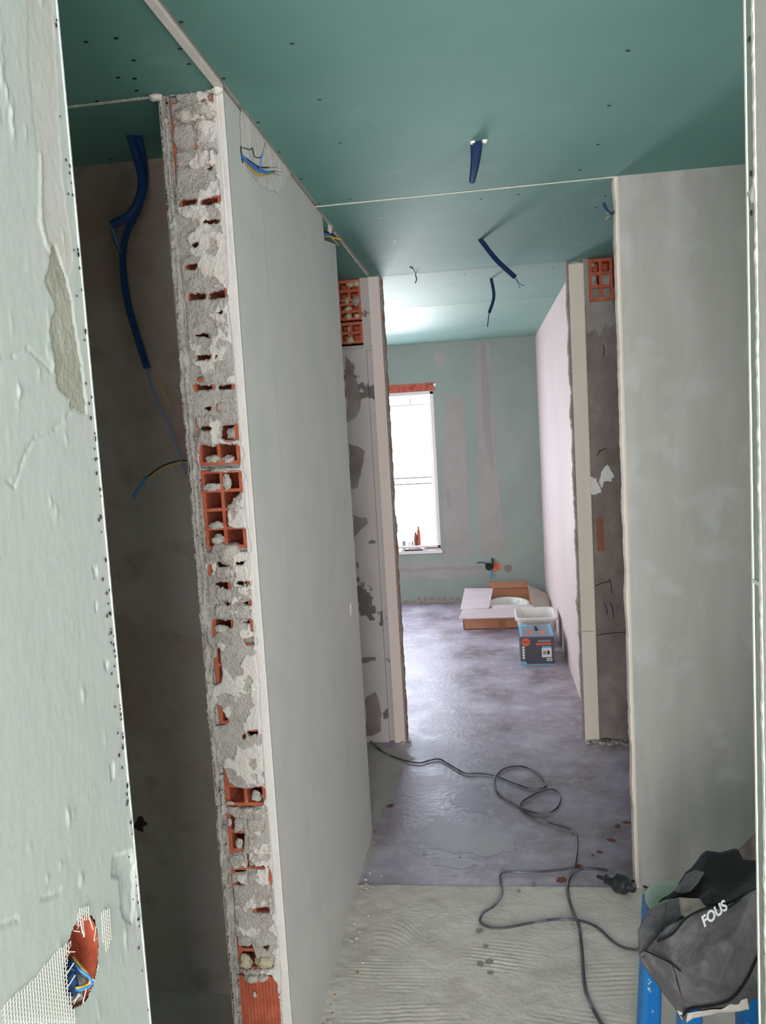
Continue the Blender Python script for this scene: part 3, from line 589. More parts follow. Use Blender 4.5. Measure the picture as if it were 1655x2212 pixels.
# ------------------------------------------------------------ right wall
w2 = empty('wall_right', kind=ST, label='skimmed partition at the right facing the viewer with whitish trowel streaks', cat='wall')
Xg, Zg = np.meshgrid(np.arange(XR, 1.76, .008), np.arange(0, H+.008, .008))
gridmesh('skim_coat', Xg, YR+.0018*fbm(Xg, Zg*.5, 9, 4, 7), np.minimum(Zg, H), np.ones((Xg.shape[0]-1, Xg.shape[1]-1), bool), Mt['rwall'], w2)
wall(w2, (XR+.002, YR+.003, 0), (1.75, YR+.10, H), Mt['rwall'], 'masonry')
def ragged(parent, name, m, x0, x1, y, face, n=260, amp=.006, seed=0, z0=0, z1=H, yd=.02):
    """vertical strip whose left/right rim wanders; face 'y' strip seen from the front with some depth"""
    vs = []; fs = []
    for i in range(n+1):
        z = z0+(z1-z0)*i/n; e0 = amp*(mnoise.noise(Vector((seed, 0, z*9)))+.5*mnoise.noise(Vector((seed, 5, z*40)))); e1 = amp*(mnoise.noise(Vector((seed+7, 0, z*9)))+.5*mnoise.noise(Vector((seed+7, 5, z*40))))
        a_ = x0+(e0 if 'l' in face else 0); b_ = x1+(e1 if 'r' in face else 0)
        vs += [(a_, y, z), (b_, y, z), (b_, y+yd, z), (a_, y+yd, z)]
    for i in range(n):
        for k in range(4): fs.append((4*i+k, 4*i+(k+1) % 4, 4*i+4+(k+1) % 4, 4*i+4+k))
    return MB().add(vs, fs).build(name, m, parent)
ragged(w2, 'torn_plaster_edge', Mt['cream'], XR-.012, XR+.001, YR+.006, 'l', amp=.005, seed=3, yd=.05)
ragged(w2, 'torn_plaster_edge', Mt['torn'], XR-.006, XR+.001, YR+.060, 'l', amp=.006, seed=4, yd=.04)
wires('wire_bundle', 'bluish wires poking out left of the top corner of the right wall', [wy_([(1330,455),(1320,462),(1310,452),(1304,438)], .005, 'navy', 2.96), wy_([(1330,458),(1322,462),(1313,464)], .005, 'navy', 2.97), wy_([(1326,462),(1314,468),(1309,474)], .002, 'wyel', 2.965)])
# ------------------------------------------------------------ piers
pl = empty('wall_left_pier', kind=ST, label='left door pier of the far room, bricks showing at the top beside a pale board strip', cat='wall')
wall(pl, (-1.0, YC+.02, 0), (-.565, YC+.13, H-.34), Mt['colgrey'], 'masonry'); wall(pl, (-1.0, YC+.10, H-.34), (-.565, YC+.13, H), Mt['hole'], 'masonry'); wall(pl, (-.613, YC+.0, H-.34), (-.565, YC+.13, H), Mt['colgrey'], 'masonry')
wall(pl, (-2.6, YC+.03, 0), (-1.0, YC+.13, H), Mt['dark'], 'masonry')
zt = ony(760, 755, YC).z
MB().box((-1.0, YC-.004, 0), (-.6, YC+.021, zt)).box((-.613, YC-.006, zt-.01), (-.566, YC+.021, H)).build('render_coat', Mt['colgrey'], pl)
bricks = []
def small_brick(x0, x1, z0, z1, y, parent, cols=2, rows=3, cap=()):
    mb = MB(); w = x1-x0; h = z1-z0; t = .015
    for k in range(cols+1): x = (w-t)*k/cols; mb.box((x, 0, 0), (x+t, .10, h))
    for k in range(rows+1): z = (h-t)*k/rows; mb.box((0, .0005, z), (w, .10, z+t))
    mb.box((0, .07, 0), (w, .1, h)); o = mb.build('brick', Mt['brick'], parent); o.location = Vector((x0, y, z0)); return o
for z0, z1, r in [(H-.115, H-.004, 2), (H-.21, H-.12, 2), (H-.33, H-.22, 2)]:
    small_brick(-.735, -.612, z0, z1, YC-.003, pl, 2, r)
for i, (x, y, r, sz) in enumerate([(757,615,.022,.6),(770,613,.018,.8),(750,650,.014,1.6),(752,668,.02,.7),(769,650,.022,1.2),(753,684,.017,1.1),(771,683,.013,1),(754,715,.008,3.5),(757,735,.02,.9)]):
    lump('mortar_lump', ony(x, y, YC+.002), r, Mt['lumpy'] if i != 4 else Mt['pierg'], pl, sy=.6, sz=sz, seed=i)
for i, (P) in enumerate([[(745,765),(766,790),(770,820),(782,860),(780,880),(770,905),(748,915)], [(752,960),(775,960),(790,975),(785,1005),(775,1040),(772,1056),(757,1055)], [(762,1110),(775,1115),(793,1118),(795,1132),(780,1145),(770,1160),(763,1178)], [(768,1213),(776,1215),(774,1228),(768,1228)], [(790,1505),(812,1492),(820,1510),(826,1540),(822,1580),(805,1590),(790,1590)], [(780,1420),(815,1418),(812,1426),(783,1436)]]):
    blotch([ony(x, y, YC-.0045) for x, y in P], Mt['pier'], 'grey_render_patch', pl, y=YC-.0045, t=.0015, rag=.010, cell=.003, seed=i)
x0s, x1s = -.565, -.512
wall(pl, (x0s+.001, YC-.014, 0), (x1s, YC+.004, H), Mt['creamp'], 'board_strip')
MB().box((x0s-.004, YC-.016, 0), (x0s+.001, YC, H)).build('metal_corner_bead', Mt['bead'], pl)
ragged(pl, 'torn_plaster_edge', Mt['torn'], x1s-.01, x1s+.009, YC+.006, 'r', amp=.010, seed=11, yd=.06)
ragged(pl, 'torn_plaster_edge', Mt['brickin'], x1s-.01, x1s+.004, YC+.068, 'r', amp=.007, seed=12, yd=.06)
for i in range(9):
    lump('plaster_crumb', (x1s+random.uniform(-.02, .03), YC-.03+random.uniform(-.02, .02), .004), random.uniform(.006, .014), Mt['lump'], pl, sz=.6, seed=i, sub=1)
pr = empty('wall_right_pier', kind=ST, label='right door pier of the far room, dark render with orange hollow brick at the top', cat='wall')
PX0, PX1 = .449, .519
wall(pr, (PX1-.002, YC-.015, 0), (.95, YC+.10, H-.15), Mt['pier'], 'masonry')
wall(pr, (PX1-.002, YC+.06, H-.16), (.95, YC+.10, H), Mt['pier'], 'masonry')
wall(pr, (.78, YC-.015, H-.16), (1.8, YC+.09, H), Mt['pier'], 'masonry')
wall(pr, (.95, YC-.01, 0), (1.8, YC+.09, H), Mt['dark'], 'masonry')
tb = ony(1300, 650, YC-.02).z
small_brick(.545, .662, tb, H-.004, YC-.022, pr, 2, 3)
small_brick(.668, .78, tb, H-.004, YC-.022, pr, 2, 3)
wall(pr, (PX1-.002, YC-.022, tb-.02), (.546, YC+.03, H), Mt['pierg'], 'render_strip')
for i, (x, y, r, sz) in enumerate([(1278,602,.028,1.1),(1310,605,.030,1.3),(1279,572,.014,.8),(1281,638,.014,.8),(1283,618,.02,1)]):
    lump('mortar_lump', ony(x, y, YC-.005), r, Mt['pierg'], pr, sy=.5, sz=sz, seed=i+20)
for P, m in [([(1262,655),(1320,648),(1328,670),(1330,700),(1318,712),(1310,700),(1303,712),(1295,728),(1285,715),(1264,722)], 'pierg'), ([(1275,1030),(1290,1034),(1298,1050),(1300,1062),(1285,1070),(1274,1065),(1272,1045)], 'white'), ([(1298,1020),(1310,1003),(1318,1012),(1325,1030),(1318,1040),(1308,1040),(1300,1055),(1295,1040)], 'white')]:
    blotch([ony(x, y, YC-.0155) for x, y in P], Mt[m], 'render_smear', pr, y=YC-.0155, t=.002, rag=.012, cell=.003, seed=len(P))
p0, p1 = ony(1289, 1119, YC-.016), ony(1306, 1190, YC-.016)
MB().box((p0.x, YC-.020, p1.z), (p1.x, YC-.015, p0.z)).build('clay_chip', Mt['board'], pr)
for (xa, ya, xb, yb) in [(1285,1266,1318,1255),(1316,1250,1322,1282),(1305,1302,1312,1328),(1318,1300,1326,1335),(1290,1372,1350,1366),(1303,745,1304,770),(1290,985,1297,970),(1298,975,1310,968),(1300,1595,1330,1600)]:
    a_, b_ = ony(xa, ya, YC-.017), ony(xb, yb, YC-.017); MB().tube([a_, (a_+b_)/2+Vector((.004,0,.004)), b_], .0022, 5, 3).build('gouge', Mt['hole'], pr)
wall(pr, (PX0, YC-.022, 0), (PX1-.002, YC, ony(1280, 1363, YC-.02).z-.0015), Mt['cream'], 'board_strip')
wall(pr, (PX0, YC-.022, ony(1280, 1363, YC-.02).z+.0015), (PX1-.002, YC, H-.02), Mt['cream'], 'board_strip')
ragged(pr, 'torn_plaster_edge', Mt['torn'], PX0-.010, PX0+.012, YC-.004, 'l', amp=.009, seed=21, yd=.07)
MB().box((PX1-.006, YC-.028, 0), (PX1+.001, YC-.02, H-.02)).build('metal_corner_bead', Mt['cream'], pr)
for i in range(40):
    lump('plaster_crumb', (random.uniform(.45, .66), YC-.045+random.gauss(0, .02), .004), random.uniform(.006, .02), Mt['pierg'] if i % 3 else Mt['lump'], pr, sz=.5, seed=i, sub=1)
# passages beside the piers
wp = empty('wall_passage_left', kind=ST, label='dim wall of the side passage at the left', cat='wall')
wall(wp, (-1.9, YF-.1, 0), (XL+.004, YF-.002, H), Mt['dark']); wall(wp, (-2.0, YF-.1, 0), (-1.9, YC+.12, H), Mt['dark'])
# ------------------------------------------------------------ far room
wf = empty('wall_far', kind=ST, label='far green plasterboard wall with grey filler bands and a narrow window', cat='wall')
WX0, WX1 = -1.45, -.478; WZ0 = .50; WZ1 = 2.11
wall(wf, (-3, YFR, 0), (WX0, YFR+.25, H), Mt['greenf']); wall(wf, (WX1, YFR, 0), (.7, YFR+.25, H), Mt['greenf'])
wall(wf, (WX0, YFR, WZ1), (WX1, YFR+.25, H), Mt['greenf']); wall(wf, (WX0, YFR, 0), (WX1, YFR+.25, WZ0), Mt['greenf'])
def fpatch(P, m, name='filler_band', t=.0015):
    return blotch([ony(x, y_, YFR) for x, y_ in P], m, name, wf, y=YFR, t=t, rag=.018, f=9, cell=.008, bump=.0002, seed=int(t*1e4))
fpatch([(1030,738),(1058,736),(1064,860),(1078,1050),(1088,1140),(1092,1195),(1040,1200),(1033,1080),(1030,900),(1025,850)], Mt['comp'], t=.0012)
fpatch([(1038,740),(1050,738),(1060,870),(1068,1040),(1060,1010),(1047,960),(1040,880)], Mt['comp2'], t=.002)
fpatch([(960,860),(1000,850),(1020,1200),(960,1210),(955,1000)], Mt['comp'], t=.0010)
fpatch([(955,1045),(978,1042),(982,1112),(960,1114)], Mt['comp'], t=.002); fpatch([(963,1056),(974,1055),(977,1102),(965,1104)], Mt['comp2'], t=.003)
fpatch([(938,760),(955,755),(962,775),(950,795),(940,785)], Mt['comp'], t=.0012)
fpatch([(862,1216),(1000,1212),(1050,1225),(1045,1245),(862,1252)], Mt['comp'], t=.0014)
fpatch([(862,1228),(1045,1222),(1045,1230),(862,1237)], Mt['comp2'], t=.0022)
MB().box((-1.6, YFR-.003, 0), (.1, YFR, .030)).build('bare_render_foot', Mt['torn'], wf)
for i in range(7):
    q = ony(905+i*14, 1293, YFR); lump('grey_spot', (q.x, YFR-.001, q.z), .012, Mt['pier'], wf, sy=.1, sx=1.5, seed=i)
# socket recess
def disc(c, r, m, name, parent, ny=-.003, sx=1, n=20, seed=0, am=.1): 
    return MB().poly([(c.x+r*sx*(1+am*math.sin(3*a*2*math.pi/n+seed))*math.cos(2*math.pi*a/n), YFR+ny, c.z+r*(1+am*math.cos(2*a*2*math.pi/n+seed))*math.sin(2*math.pi*a/n)) for a in range(n)], (0, .004, 0)).build(name, m, parent)
disc(ony(1071, 1224, YFR), .047, Mt['brick'], 'socket_recess', wf, -.0035, 1.05); disc(ony(1057, 1224, YFR), .040, Mt['hole'], 'socket_recess', wf, -.0045, 1.0, seed=1)
disc(ony(1097, 1228, YFR), .040, Mt['pier'], 'round_hole', wf, -.0035, .95)
wires('wire_bundle', 'thin blue wires and black sleeve at the socket hole in the far wall', [wy_([(1064,1206),(1064,1222)], .012, 'wblk', 7.925), wy_([(1056,1222),(1045,1215),(1031,1216)], .005, 'navy', 7.93, -.05), wy_([(1061,1230),(1061,1240),(1060,1250)], .006, 'wblue', 7.93, -.02)])
# lintel
bricks_l = ony(840, 830, YFR); mb = MB()
lt = MB(); n = 40; vs = []; fs = []
for i in range(n+1):
    x = -1.5+(WX1+.012+1.5)*i/n; j = .010*mnoise.noise(Vector((x*20, 0, 1))); vs += [(x, YFR-.003, 2.045), (x, YFR-.003, 2.122+j), (x, YFR+.2, 2.122+j), (x, YFR+.2, 2.045)]
for i in range(n):
    for k in range(4): fs.append((4*i+k, 4*i+(k+1) % 4, 4*i+4+(k+1) % 4, 4*i+4+k))
fs += [(0,1,2,3), (4*n+3, 4*n+2, 4*n+1, 4*n)]
lt.add(vs, fs).build('clay_lintel', Mt['clay'], wf)
lump('filler_dab', ony(940, 831, YFR-.003), .016, Mt['edge'], wf, sy=.4)
# window
wn = empty('window_1', (-.95, YFR+.1, .55), kind=ST, label='narrow bright window with pinkish white frame in the far wall', cat='window')
wy0, wy1 = YFR+.02, YFR+.07
WB = .545
fr = MB(); fr.box((WX1-.035, wy0-.02, WB), (WX1, wy1, 2.045)).box((WX0, wy0-.02, WB), (WX0+.035, wy1, 2.045)).box((WX0, wy0-.02, 2.012), (WX1, wy1, 2.05)).box((WX0, wy0-.02, WB), (WX1, wy1, WB+.022))
bevel(fr.build('window_frame', Mt['pvc'], wn), .004)
MB().box((WX1-.052, wy0+.01, WB+.02), (WX1-.034, wy1-.01, 2.01)).box((WX0+.034, wy0+.01, WB+.02), (WX0+.052, wy1-.01, 2.01)).box((-.71, wy0+.01, 1.93), (-.695, wy1-.01, 2.012)).build('sash', Mt['pvc'], wn)
for z in (1.925, 1.225, 1.165): MB().tube([(WX0+.04, wy0+.03, z), (WX1-.04, wy0+.03, z)], .0065 if z < 1.9 else .013, 8, 1).build('cross_rail', Mt['grprint'] if z < 1.9 else Mt['pvc'], wn)
MB().box((WX0+.04, wy0+.035, WB+.02), (WX1-.04, wy0+.041, 2.01)).build('pane', Mt['glass'], wn)
MB().box((WX0, YFR-.015, WZ0-.01), (WX1+.01, YFR+.26, WZ0+.02)).build('window_sill', Mt['pvc'], wn)
# items on the sill
def lathe(prof, n=20):
    mb = MB(); vs = []; fs = []; m_ = len(prof)
    for k in range(n):
        a = 2*math.pi*k/n; vs += [(r*math.cos(a), r*math.sin(a), z) for r, z in prof]
    for k in range(n):
        for i in range(m_-1): fs.append((k*m_+i, ((k+1) % n)*m_+i, ((k+1) % n)*m_+i+1, k*m_+i+1))
    return mb.add(vs, fs)
ZS = WZ0+.0205
def sill(px, dy=.0): return Vector((ony(px, 1195, YFR+dy).x, YFR+dy, ZS))
def thing_lathe(name, prof, m, loc, label, cat, n=20, rot=None):
    o = lathe(prof, n).build(name, m, smooth=True, label=label, cat=cat); 
    zmin = min(p[1] for p in prof); o.location = Vector(loc)+Vector((0, 0, 0)); 
    return o
# build() recentres to min z
tr = empty('paint_tray', sill(895, .03), label='white paint tray with dark slot lying on the window sill', cat='tray')
x0 = sill(868).x; x1 = sill(922).x
bevel(MB().box((x0, YFR-.012, ZS), (x1+.0, YFR+.095, ZS+.018)).build('tray_rim', Mt['pvc'], tr), .004)
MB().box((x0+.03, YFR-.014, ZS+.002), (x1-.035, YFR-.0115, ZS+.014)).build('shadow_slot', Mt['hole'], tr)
q = bevel(MB().poly([(sill(905).x, YFR-.010, ZS), (sill(951).x-.012, YFR-.010, ZS), (sill(951).x-.015, YFR+.06, ZS+.002), (sill(912).x, YFR+.06, ZS+.018)], (0, 0, .014)).build('folded_cloth', Mt['cardg'], label='white crumpled cloth on the right end of the window sill', cat='cloth'), .006)
q.location.x += .03
for i, (px, m, r, h, nm, lb) in enumerate([(873,'grprint',.018,.075,'tin','small grey tin at the left end of the window sill tray'),(884,'wprint',.014,.06,'plastic_pot','small white pot beside the grey tin on the sill'),(891,'cardg',.013,.068,'plastic_cup','pale cup between the white pot and the brown bottles on the sill')]):
    o = lathe([(0,0),(r*.9,0),(r,.004),(r,h*.9),(r*.93,h),(r*.8,h),(r*.8,h*.85),(0,h*.85)]).build(nm, Mt[m], smooth=True, label=lb, cat='container'); o.location = Vector((sill(px).x, YFR+.045, ZS+.0185))
for px, h, r, lb, m in [(899,.155,.019,'shorter brown bottle standing on the window sill','brown'),(906,.21,.017,'taller pinkish brown bottle standing on the window sill','clay')]:
    o = lathe([(0,0),(r,0),(r,h*.72),(r*.75,h*.82),(r*.55,h*.88),(r*.6,h),(0,h)]).build('bottle', Mt[m], smooth=True, label=lb, cat='bottle', group='bottles on the window sill'); o.location = Vector((sill(px).x, YFR+.045, ZS+.0185))
# right far wall
wq = empty('wall_far_right', kind=ST, label='pinkish white right wall of the far room', cat='wall')
wall(wq, (XFR, YC+.05, 0), (XFR+.1, YFR, H), Mt['pink'], 'plaster')
# left wall of far room with window opening
wz = empty('wall_far_left', kind=ST, label='left wall of the far room with a large window opening', cat='wall')
wall(wz, (-2.7,YC,0), (-2.6,5.15,H), Mt['greenf']); wall(wz, (-2.7,7.15,0), (-2.6,YFR,H), Mt['greenf']); wall(wz, (-2.7,5.15,0), (-2.6,7.15,.5), Mt['greenf']); wall(wz, (-2.7,5.15,2.2), (-2.6,7.15,H), Mt['greenf'])
wn2 = empty('window_2', (-2.65, 6.15, .5), kind=ST, label='large window in the left wall of the far room', cat='window')
MB().box((-2.68,5.15,.5), (-2.63,5.2,2.2)).box((-2.68,7.1,.5), (-2.63,7.15,2.2)).box((-2.68,6.12,.5), (-2.63,6.18,2.2)).box((-2.68,5.15,.5), (-2.63,7.15,.55)).box((-2.68,5.15,2.15), (-2.63,7.15,2.2)).build('window_frame', Mt['pvc'], wn2)
MB().box((-2.66,5.2,.55), (-2.655,7.1,2.15)).build('pane', Mt['glass'], wn2)
# ------------------------------------------------------------ cardboard box with a basin
cb = empty('cardboard_box', (.05, 7.15, 0), label='open brown cardboard box with pale flaps by the far wall', cat='box')
bx0, bx1, by0, by1, bh = -.26, .33, 6.83, 7.60, .165
t = .006
mb = MB(); mb.box((bx0, by0, 0), (bx1, by0+t, bh)).box((bx0, by1-t, 0), (bx1, by1, bh+.03)).box((bx0, by0, 0), (bx0+t, by1, bh)).box((bx1-t, by0, 0), (bx1, by1, bh)).box((bx0, by0, .001), (bx1, by1, t)).build('carton', Mt['card'], cb)
MB().poly([(bx0-.03, by0-.17, bh-.035), (bx1-.0, by0-.17, bh-.035), (bx1-.01, by0+.002, bh+.004), (bx0, by0+.002, bh+.004)], (0,0,t)).build('flap', Mt['cardg'], cb, label='pale flap')
MB().poly([(bx0-.02, by0+.0, bh+.004), (bx0+.22, by0+.0, bh+.01), (bx0+.26, by1-.05, bh+.03), (bx0+.0, by1-.02, bh+.034)], (0,0,t)).build('flap', Mt['cardg'], cb)
MB().poly([(bx1-.0, by0+.05, bh), (bx1+.145, by0+.15, bh-.06), (bx1+.145, by1-.12, bh-.02), (bx1-.02, by1, bh+.05)], (0,0,t)).build('flap', Mt['lining'], cb)
MB().poly([(bx0+.24, by0+.0, bh+.004), (bx1-.0, by0+.0, bh+.004), (bx1-.02, by0+.10, bh+.006), (bx0+.26, by0+.12, bh+.006)], (0,0,t)).build('flap', Mt['cardg'], cb)
MB().poly([(bx0+.26, by1-.03, bh+.03), (bx1-.02, by1-.03, bh+.03), (bx1-.02, by1+.10, bh+.06), (bx0+.20, by1+.10, bh+.06)], (0,0,t)).build('flap', Mt['cardi'], cb)
MB().box((.0, by0-.002, .09), (.12, by0, .145)).build('white_label', Mt['wprint'], cb); MB().box((-.14, by0-.002, .115), (-.07, by0, .14)).build('red_print_patch', Mt['red'], cb)
MB().box((.03, by0-.002, .0), (.09, by0-.0, .08)).build('tape', Mt['cardi'], cb)
prof = [(0, .03), (.10, .035), (.15, .07), (.165, .12), (.172, .135), (.19, .138), (.2, .13), (.19, .10), (.15, .03), (.1, .0082), (0, .0082)]
bs = lathe(prof, 32); bs.v = [(x*1.0, y*1.35, z) for x, y, z in bs.v]
b_ = bs.build('wash_basin', Mt['ceramic'], smooth=True, label='white ceramic basin lying inside the open cardboard box', cat='basin'); b_.location = (.12, 7.2, .0082)
fix_normals(b_)
# ------------------------------------------------------------ white tub
def rrect(cx, cy, w, d, r, z, n=6):
    P = []
    for k, (sx, sy) in enumerate([(1,1),(-1,1),(-1,-1),(1,-1)]):
        for i in range(n+1):
            a = math.pi/2*(k+i/n); P.append((cx+sx*(w/2-r)+r*math.cos(a), cy+sy*(d/2-r)+r*math.sin(a), z))
    return P
def loft(rings, cap0=True, cap1=True):
    mb = MB(); n = len(rings[0]); vs = [p for R in rings for p in R]; fs = []
    for j in range(len(rings)-1):
        for i in range(n): fs.append((j*n+i, j*n+(i+1) % n, (j+1)*n+(i+1) % n, (j+1)*n+i))
    if cap0: fs.append(tuple(range(n))[::-1])
    if cap1: fs.append(tuple((len(rings)-1)*n+i for i in range(n)))
    return mb.add(vs, fs)
tc_ = (.312, 6.36)
rings = [rrect(*tc_, .24, .30, .04, 0), rrect(*tc_, .28, .36, .05, .20), rrect(*tc_, .29, .37, .05, .215), rrect(*tc_, .315, .40, .055, .218), rrect(*tc_, .318, .403, .055, .235), rrect(*tc_, .285, .365, .05, .238), rrect(*tc_, .27, .35, .05, .20), rrect(*tc_, .23, .29, .04, .012)]
loft(rings).build('mixing_tub', Mt['tub'], smooth=False, label='white rectangular plastic tub behind the dark carton', cat='tub')
# ------------------------------------------------------------ dark product carton
pb = empty('product_carton', (.288, 5.92, 0), label='dark grey product carton with orange circle and light blue edges', cat='box')
x0, x1, y0, y1, hb = .172, .405, 5.76, 6.10, .207
MB().box((x0, y0, 0), (x1, y1, hb)).build('carton', Mt['pbox'], pb); e = .0012
def pr_(x_0, z_0, x_1, z_1, m, name='printed_patch', k=1): return MB().box((x0+x_0, y0-e*k, z_0), (x0+x_1, y0-e*(k-1)+.0002, z_1)).build(name, Mt[m], pb)
pr_(0, 0, .233, .008, 'lblue'); pr_(0, .008, .03, .03, 'lblue'); pr_(0, .2, .233, .207, 'grprint'); 
MB().poly([(x0+.038+.031*math.cos(a*math.pi/12), y0-e, .165+.028*math.sin(a*math.pi/12)) for a in range(24)], (0, e, 0)).build('orange_circle', Mt['orange'], pb)
pr_(.016, .163, .06, .169, 'pbox', k=2)
pr_(.108, .143, .212, .157, 'orange'); pr_(.12, .165, .21, .178, 'grprint'); pr_(.15, .12, .212, .133, 'lblue'); pr_(.146, .055, .214, .12, 'wprint'); pr_(.155, .075, .175, .1, 'grprint', k=2); pr_(.182, .075, .2, .102, 'wblk', k=2)
pr_(.178, .028, .216, .048, 'wprint'); pr_(.182, .033, .212, .043, 'grprint', k=2)
for i in range(5): pr_(.012, .045+i*.019, .028, .06+i*.019, 'wprint')
pr_(.03, .01, .038, .02, 'wprint', k=2)
MB().box((x0, y0, hb), (x1, y1, hb+.0015)).build('carton_top', Mt['pboxt'], pb)
for a_ in [(.0,.0,.018,.34),(.018,.28,.06,.34),(.21,.0,.233,.34)]: MB().box((x0+a_[0], y0+a_[1], hb+.0014), (x0+a_[2], y0+a_[3], hb+.0022)).build('printed_patch', Mt['lblue'], pb)
for a_ in [(.07,.05,.09,.15),(.15,.05,.17,.15),(.03,.03,.06,.06)]: MB().box((x0+a_[0], y0+a_[1], hb+.0014), (x0+a_[2], y0+a_[3], hb+.0024)).build('printed_patch', Mt['orange'], pb)
MB().poly([(x0+.112, y0+.15, hb+.0014), (x0+.130, y0+.15, hb+.0014), (x0+.126, y0+.24, hb+.0014), (x0+.112, y0+.24, hb+.0014)], (0,0,.012)).build('carry_handle', Mt['hole'], pb)
MB().box((x1, y0+.02, .0), (x1+e, y0+.3, .02)).build('printed_patch', Mt['lblue'], pb); MB().box((x1, y0+.06, .16), (x1+e, y0+.14, .185)).build('printed_patch', Mt['orange'], pb)
# ------------------------------------------------------------ ceiling conduits
def cdt(name, label, pts, r, m, wiresp=(), corr=.004, group=None):
    group = group or ('navy conduit stubs hanging from the ceiling' if name == 'conduit_stub' else 'blue conduits in the dim left room')
    t = empty(name, pts[0], label=label, cat='conduit', group=group)
    MB().tube(pts, r, 12, 8, corr=corr).build('corrugated_sleeve', Mt[m], t, smooth=False)
    for L, rr, mm in wiresp: MB().tube(L, rr, 6, 5).build('wire', Mt[mm], t, smooth=True)
    return t
a0 = onz(1030, 305, H)+Vector((0,0,.005))
cdt('conduit_stub', 'short navy flexible conduit stub nearest the viewer on the ceiling', [a0, a0.lerp(ony(1020, 392, a0.y+.16), .5)+Vector((.003,0,0)), ony(1020, 392, a0.y+.16)], lambda t: .0185-.009*t, 'navy')
lump('filler_dab', a0+Vector((-.012,0,-.006)), .008, Mt['edge'], ce, seed=1); lump('filler_dab', a0+Vector((.022,0,-.006)), .008, Mt['edge'], ce, seed=2)
b0 = onz(1037, 518, H); b1 = ony(1112, 598, b0.y-.12)
cdt('conduit_stub', 'navy conduit with bare wire ends hanging slanted in the middle of the ceiling', [b0+Vector((0,0,.004)), b0.lerp(b1, .5)+Vector((-.004,0,-.006)), b1], .0105, 'navy',
    [([b1, ony(1118, 612, b1.y), ony(1127, 625, b1.y)], .0014, 'grprint'), ([b1, ony(1121, 612, b1.y), ony(1133, 618, b1.y)], .0014, 'wblk'), ([b1, ony(1119, 606, b1.y), ony(1122, 622, b1.y)], .0014, 'wblue')])
c0 = onz(1061, 602, H); c1 = ony(1057, 675, c0.y-.1)
cdt('conduit_stub', 'thin navy conduit with one dangling wire farthest along the ceiling', [c0+Vector((0,0,.004)), ony(1067, 640, c0.y-.05), c1], .009, 'navy', [([c1, ony(1055, 690, c1.y), ony(1053, 706, c1.y)], .0028, 'wblk')])
d0 = onz(897, 592, H)
wires('wire_tail', 'tiny grey wire tail poking from a small hole in the ceiling', [([d0, ony(900, 603, d0.y), ony(897, 612, d0.y)], .003, 'wblk'), ([d0, onz(890, 580, H-.004), onz(885, 577, H)], .0025, 'wblk')])
# left room conduits
LY = 2.15
def ly(x, y, d=0): return ony(x, y, LY+d)
cdt('flexible_conduit', 'shorter blue conduit bending to the left in the dim left room', [onz(283, 292, H), ly(296, 340), ly(307, 385), ly(303, 425, -.02), ly(280, 465, -.03), ly(240, 486, -.04)], .0125, 'blue',
    [([ly(242, 490, -.04), ly(250, 520, -.03), ly(262, 545)], .0026, 'wblue'), ([ly(240, 492, -.04), ly(247, 522, -.03), ly(262, 548)], .0018, 'wblk')])
cdt('flexible_conduit', 'long blue conduit hanging down the dim left room wall with wires at its end', [onz(297, 292, H), ly(308, 340, .03), ly(311, 400, .03), ly(296, 455, .03), ly(273, 505, .03), ly(265, 560, .03), ly(273, 640, .03), ly(294, 720, .03), ly(318, 795, .03)], .0105, 'blue',
    [([ly(317, 793, .03), ly(335, 860), ly(365, 920), ly(390, 990), ly(402, 1026)], .0018, 'wblue'), ([ly(321, 795, .03), ly(335, 812), ly(350, 840), ly(368, 880)], .0013, 'wyel')])
wires('wire_tail', 'dark wires ending in a small blue sleeve beside the brick end in the left room', [([ly(410, 995, .02), ly(385, 996), ly(350, 1007), ly(318, 1030)], .0022, 'wblk'), ([ly(410, 998, .02), ly(385, 1000), ly(350, 1012), ly(312, 1040)], .0015, 'wyel'), ([ly(318, 1028), ly(303, 1050), ly(288, 1073)], .0045, 'wblue')])
# ------------------------------------------------------------ cables on the floor
def fl_z(y): return .009 if y > 1912 else .0045
def cable(P, r, name, label, m='cable'):
    pts = []
    for p in P:
        z = p[2] if len(p) > 2 else fl_z(p[1])+r-.002
        pts.append(onz(p[0], p[1], z))
    return MB().tube(pts, r, 8, 6).build(name, Mt[m], smooth=True, label=label, cat='cable')
cable([(778,1560),(792,1590),(810,1610),(830,1625),(868,1641),(905,1648),(930,1642),(950,1640),(972,1652),(1005,1670),(1040,1671),(1072,1677),(1105,1690),(1140,1702),(1170,1703),(1180,1693),(1165,1673),(1130,1656),(1095,1658),(1074,1672),(1068,1690),(1078,1715),(1105,1733),(1135,1750),(1170,1758),(1198,1750),(1210,1730),(1203,1709),(1180,1706),(1150,1718),(1122,1740),(1150,1764),(1195,1780),(1235,1793),(1246,1808),(1243,1865),(1225,1877),(1150,1884),(1095,1884),(1080,1893),(1085,1930),(1070,1955),(1045,1972),(1037,1990),(1055,2002),(1090,2004),(1150,1993),(1200,1986),(1250,1988),(1290,2003),(1330,2038),(1362,2050),(1400,2052)], .0042, 'extension_cable', 'long thin grey cable looping across the floor from the passage to the stool')
cable([(1312,1880,.02),(1285,1876,.014),(1255,1878),(1232,1895),(1226,1925),(1236,1965),(1250,1998,.019),(1256,2040),(1262,2120),(1272,2160),(1295,2205),(1330,2260)], .0052, 'power_cable', 'thicker cable running from the black plug toward the viewer')
cable([(1364,1902,.02),(1380,1908,.015),(1402,1920,.012),(1430,1930,.012)], .0042, 'short_cable', 'short cable from the socket coupling behind the stool', 'rubber')
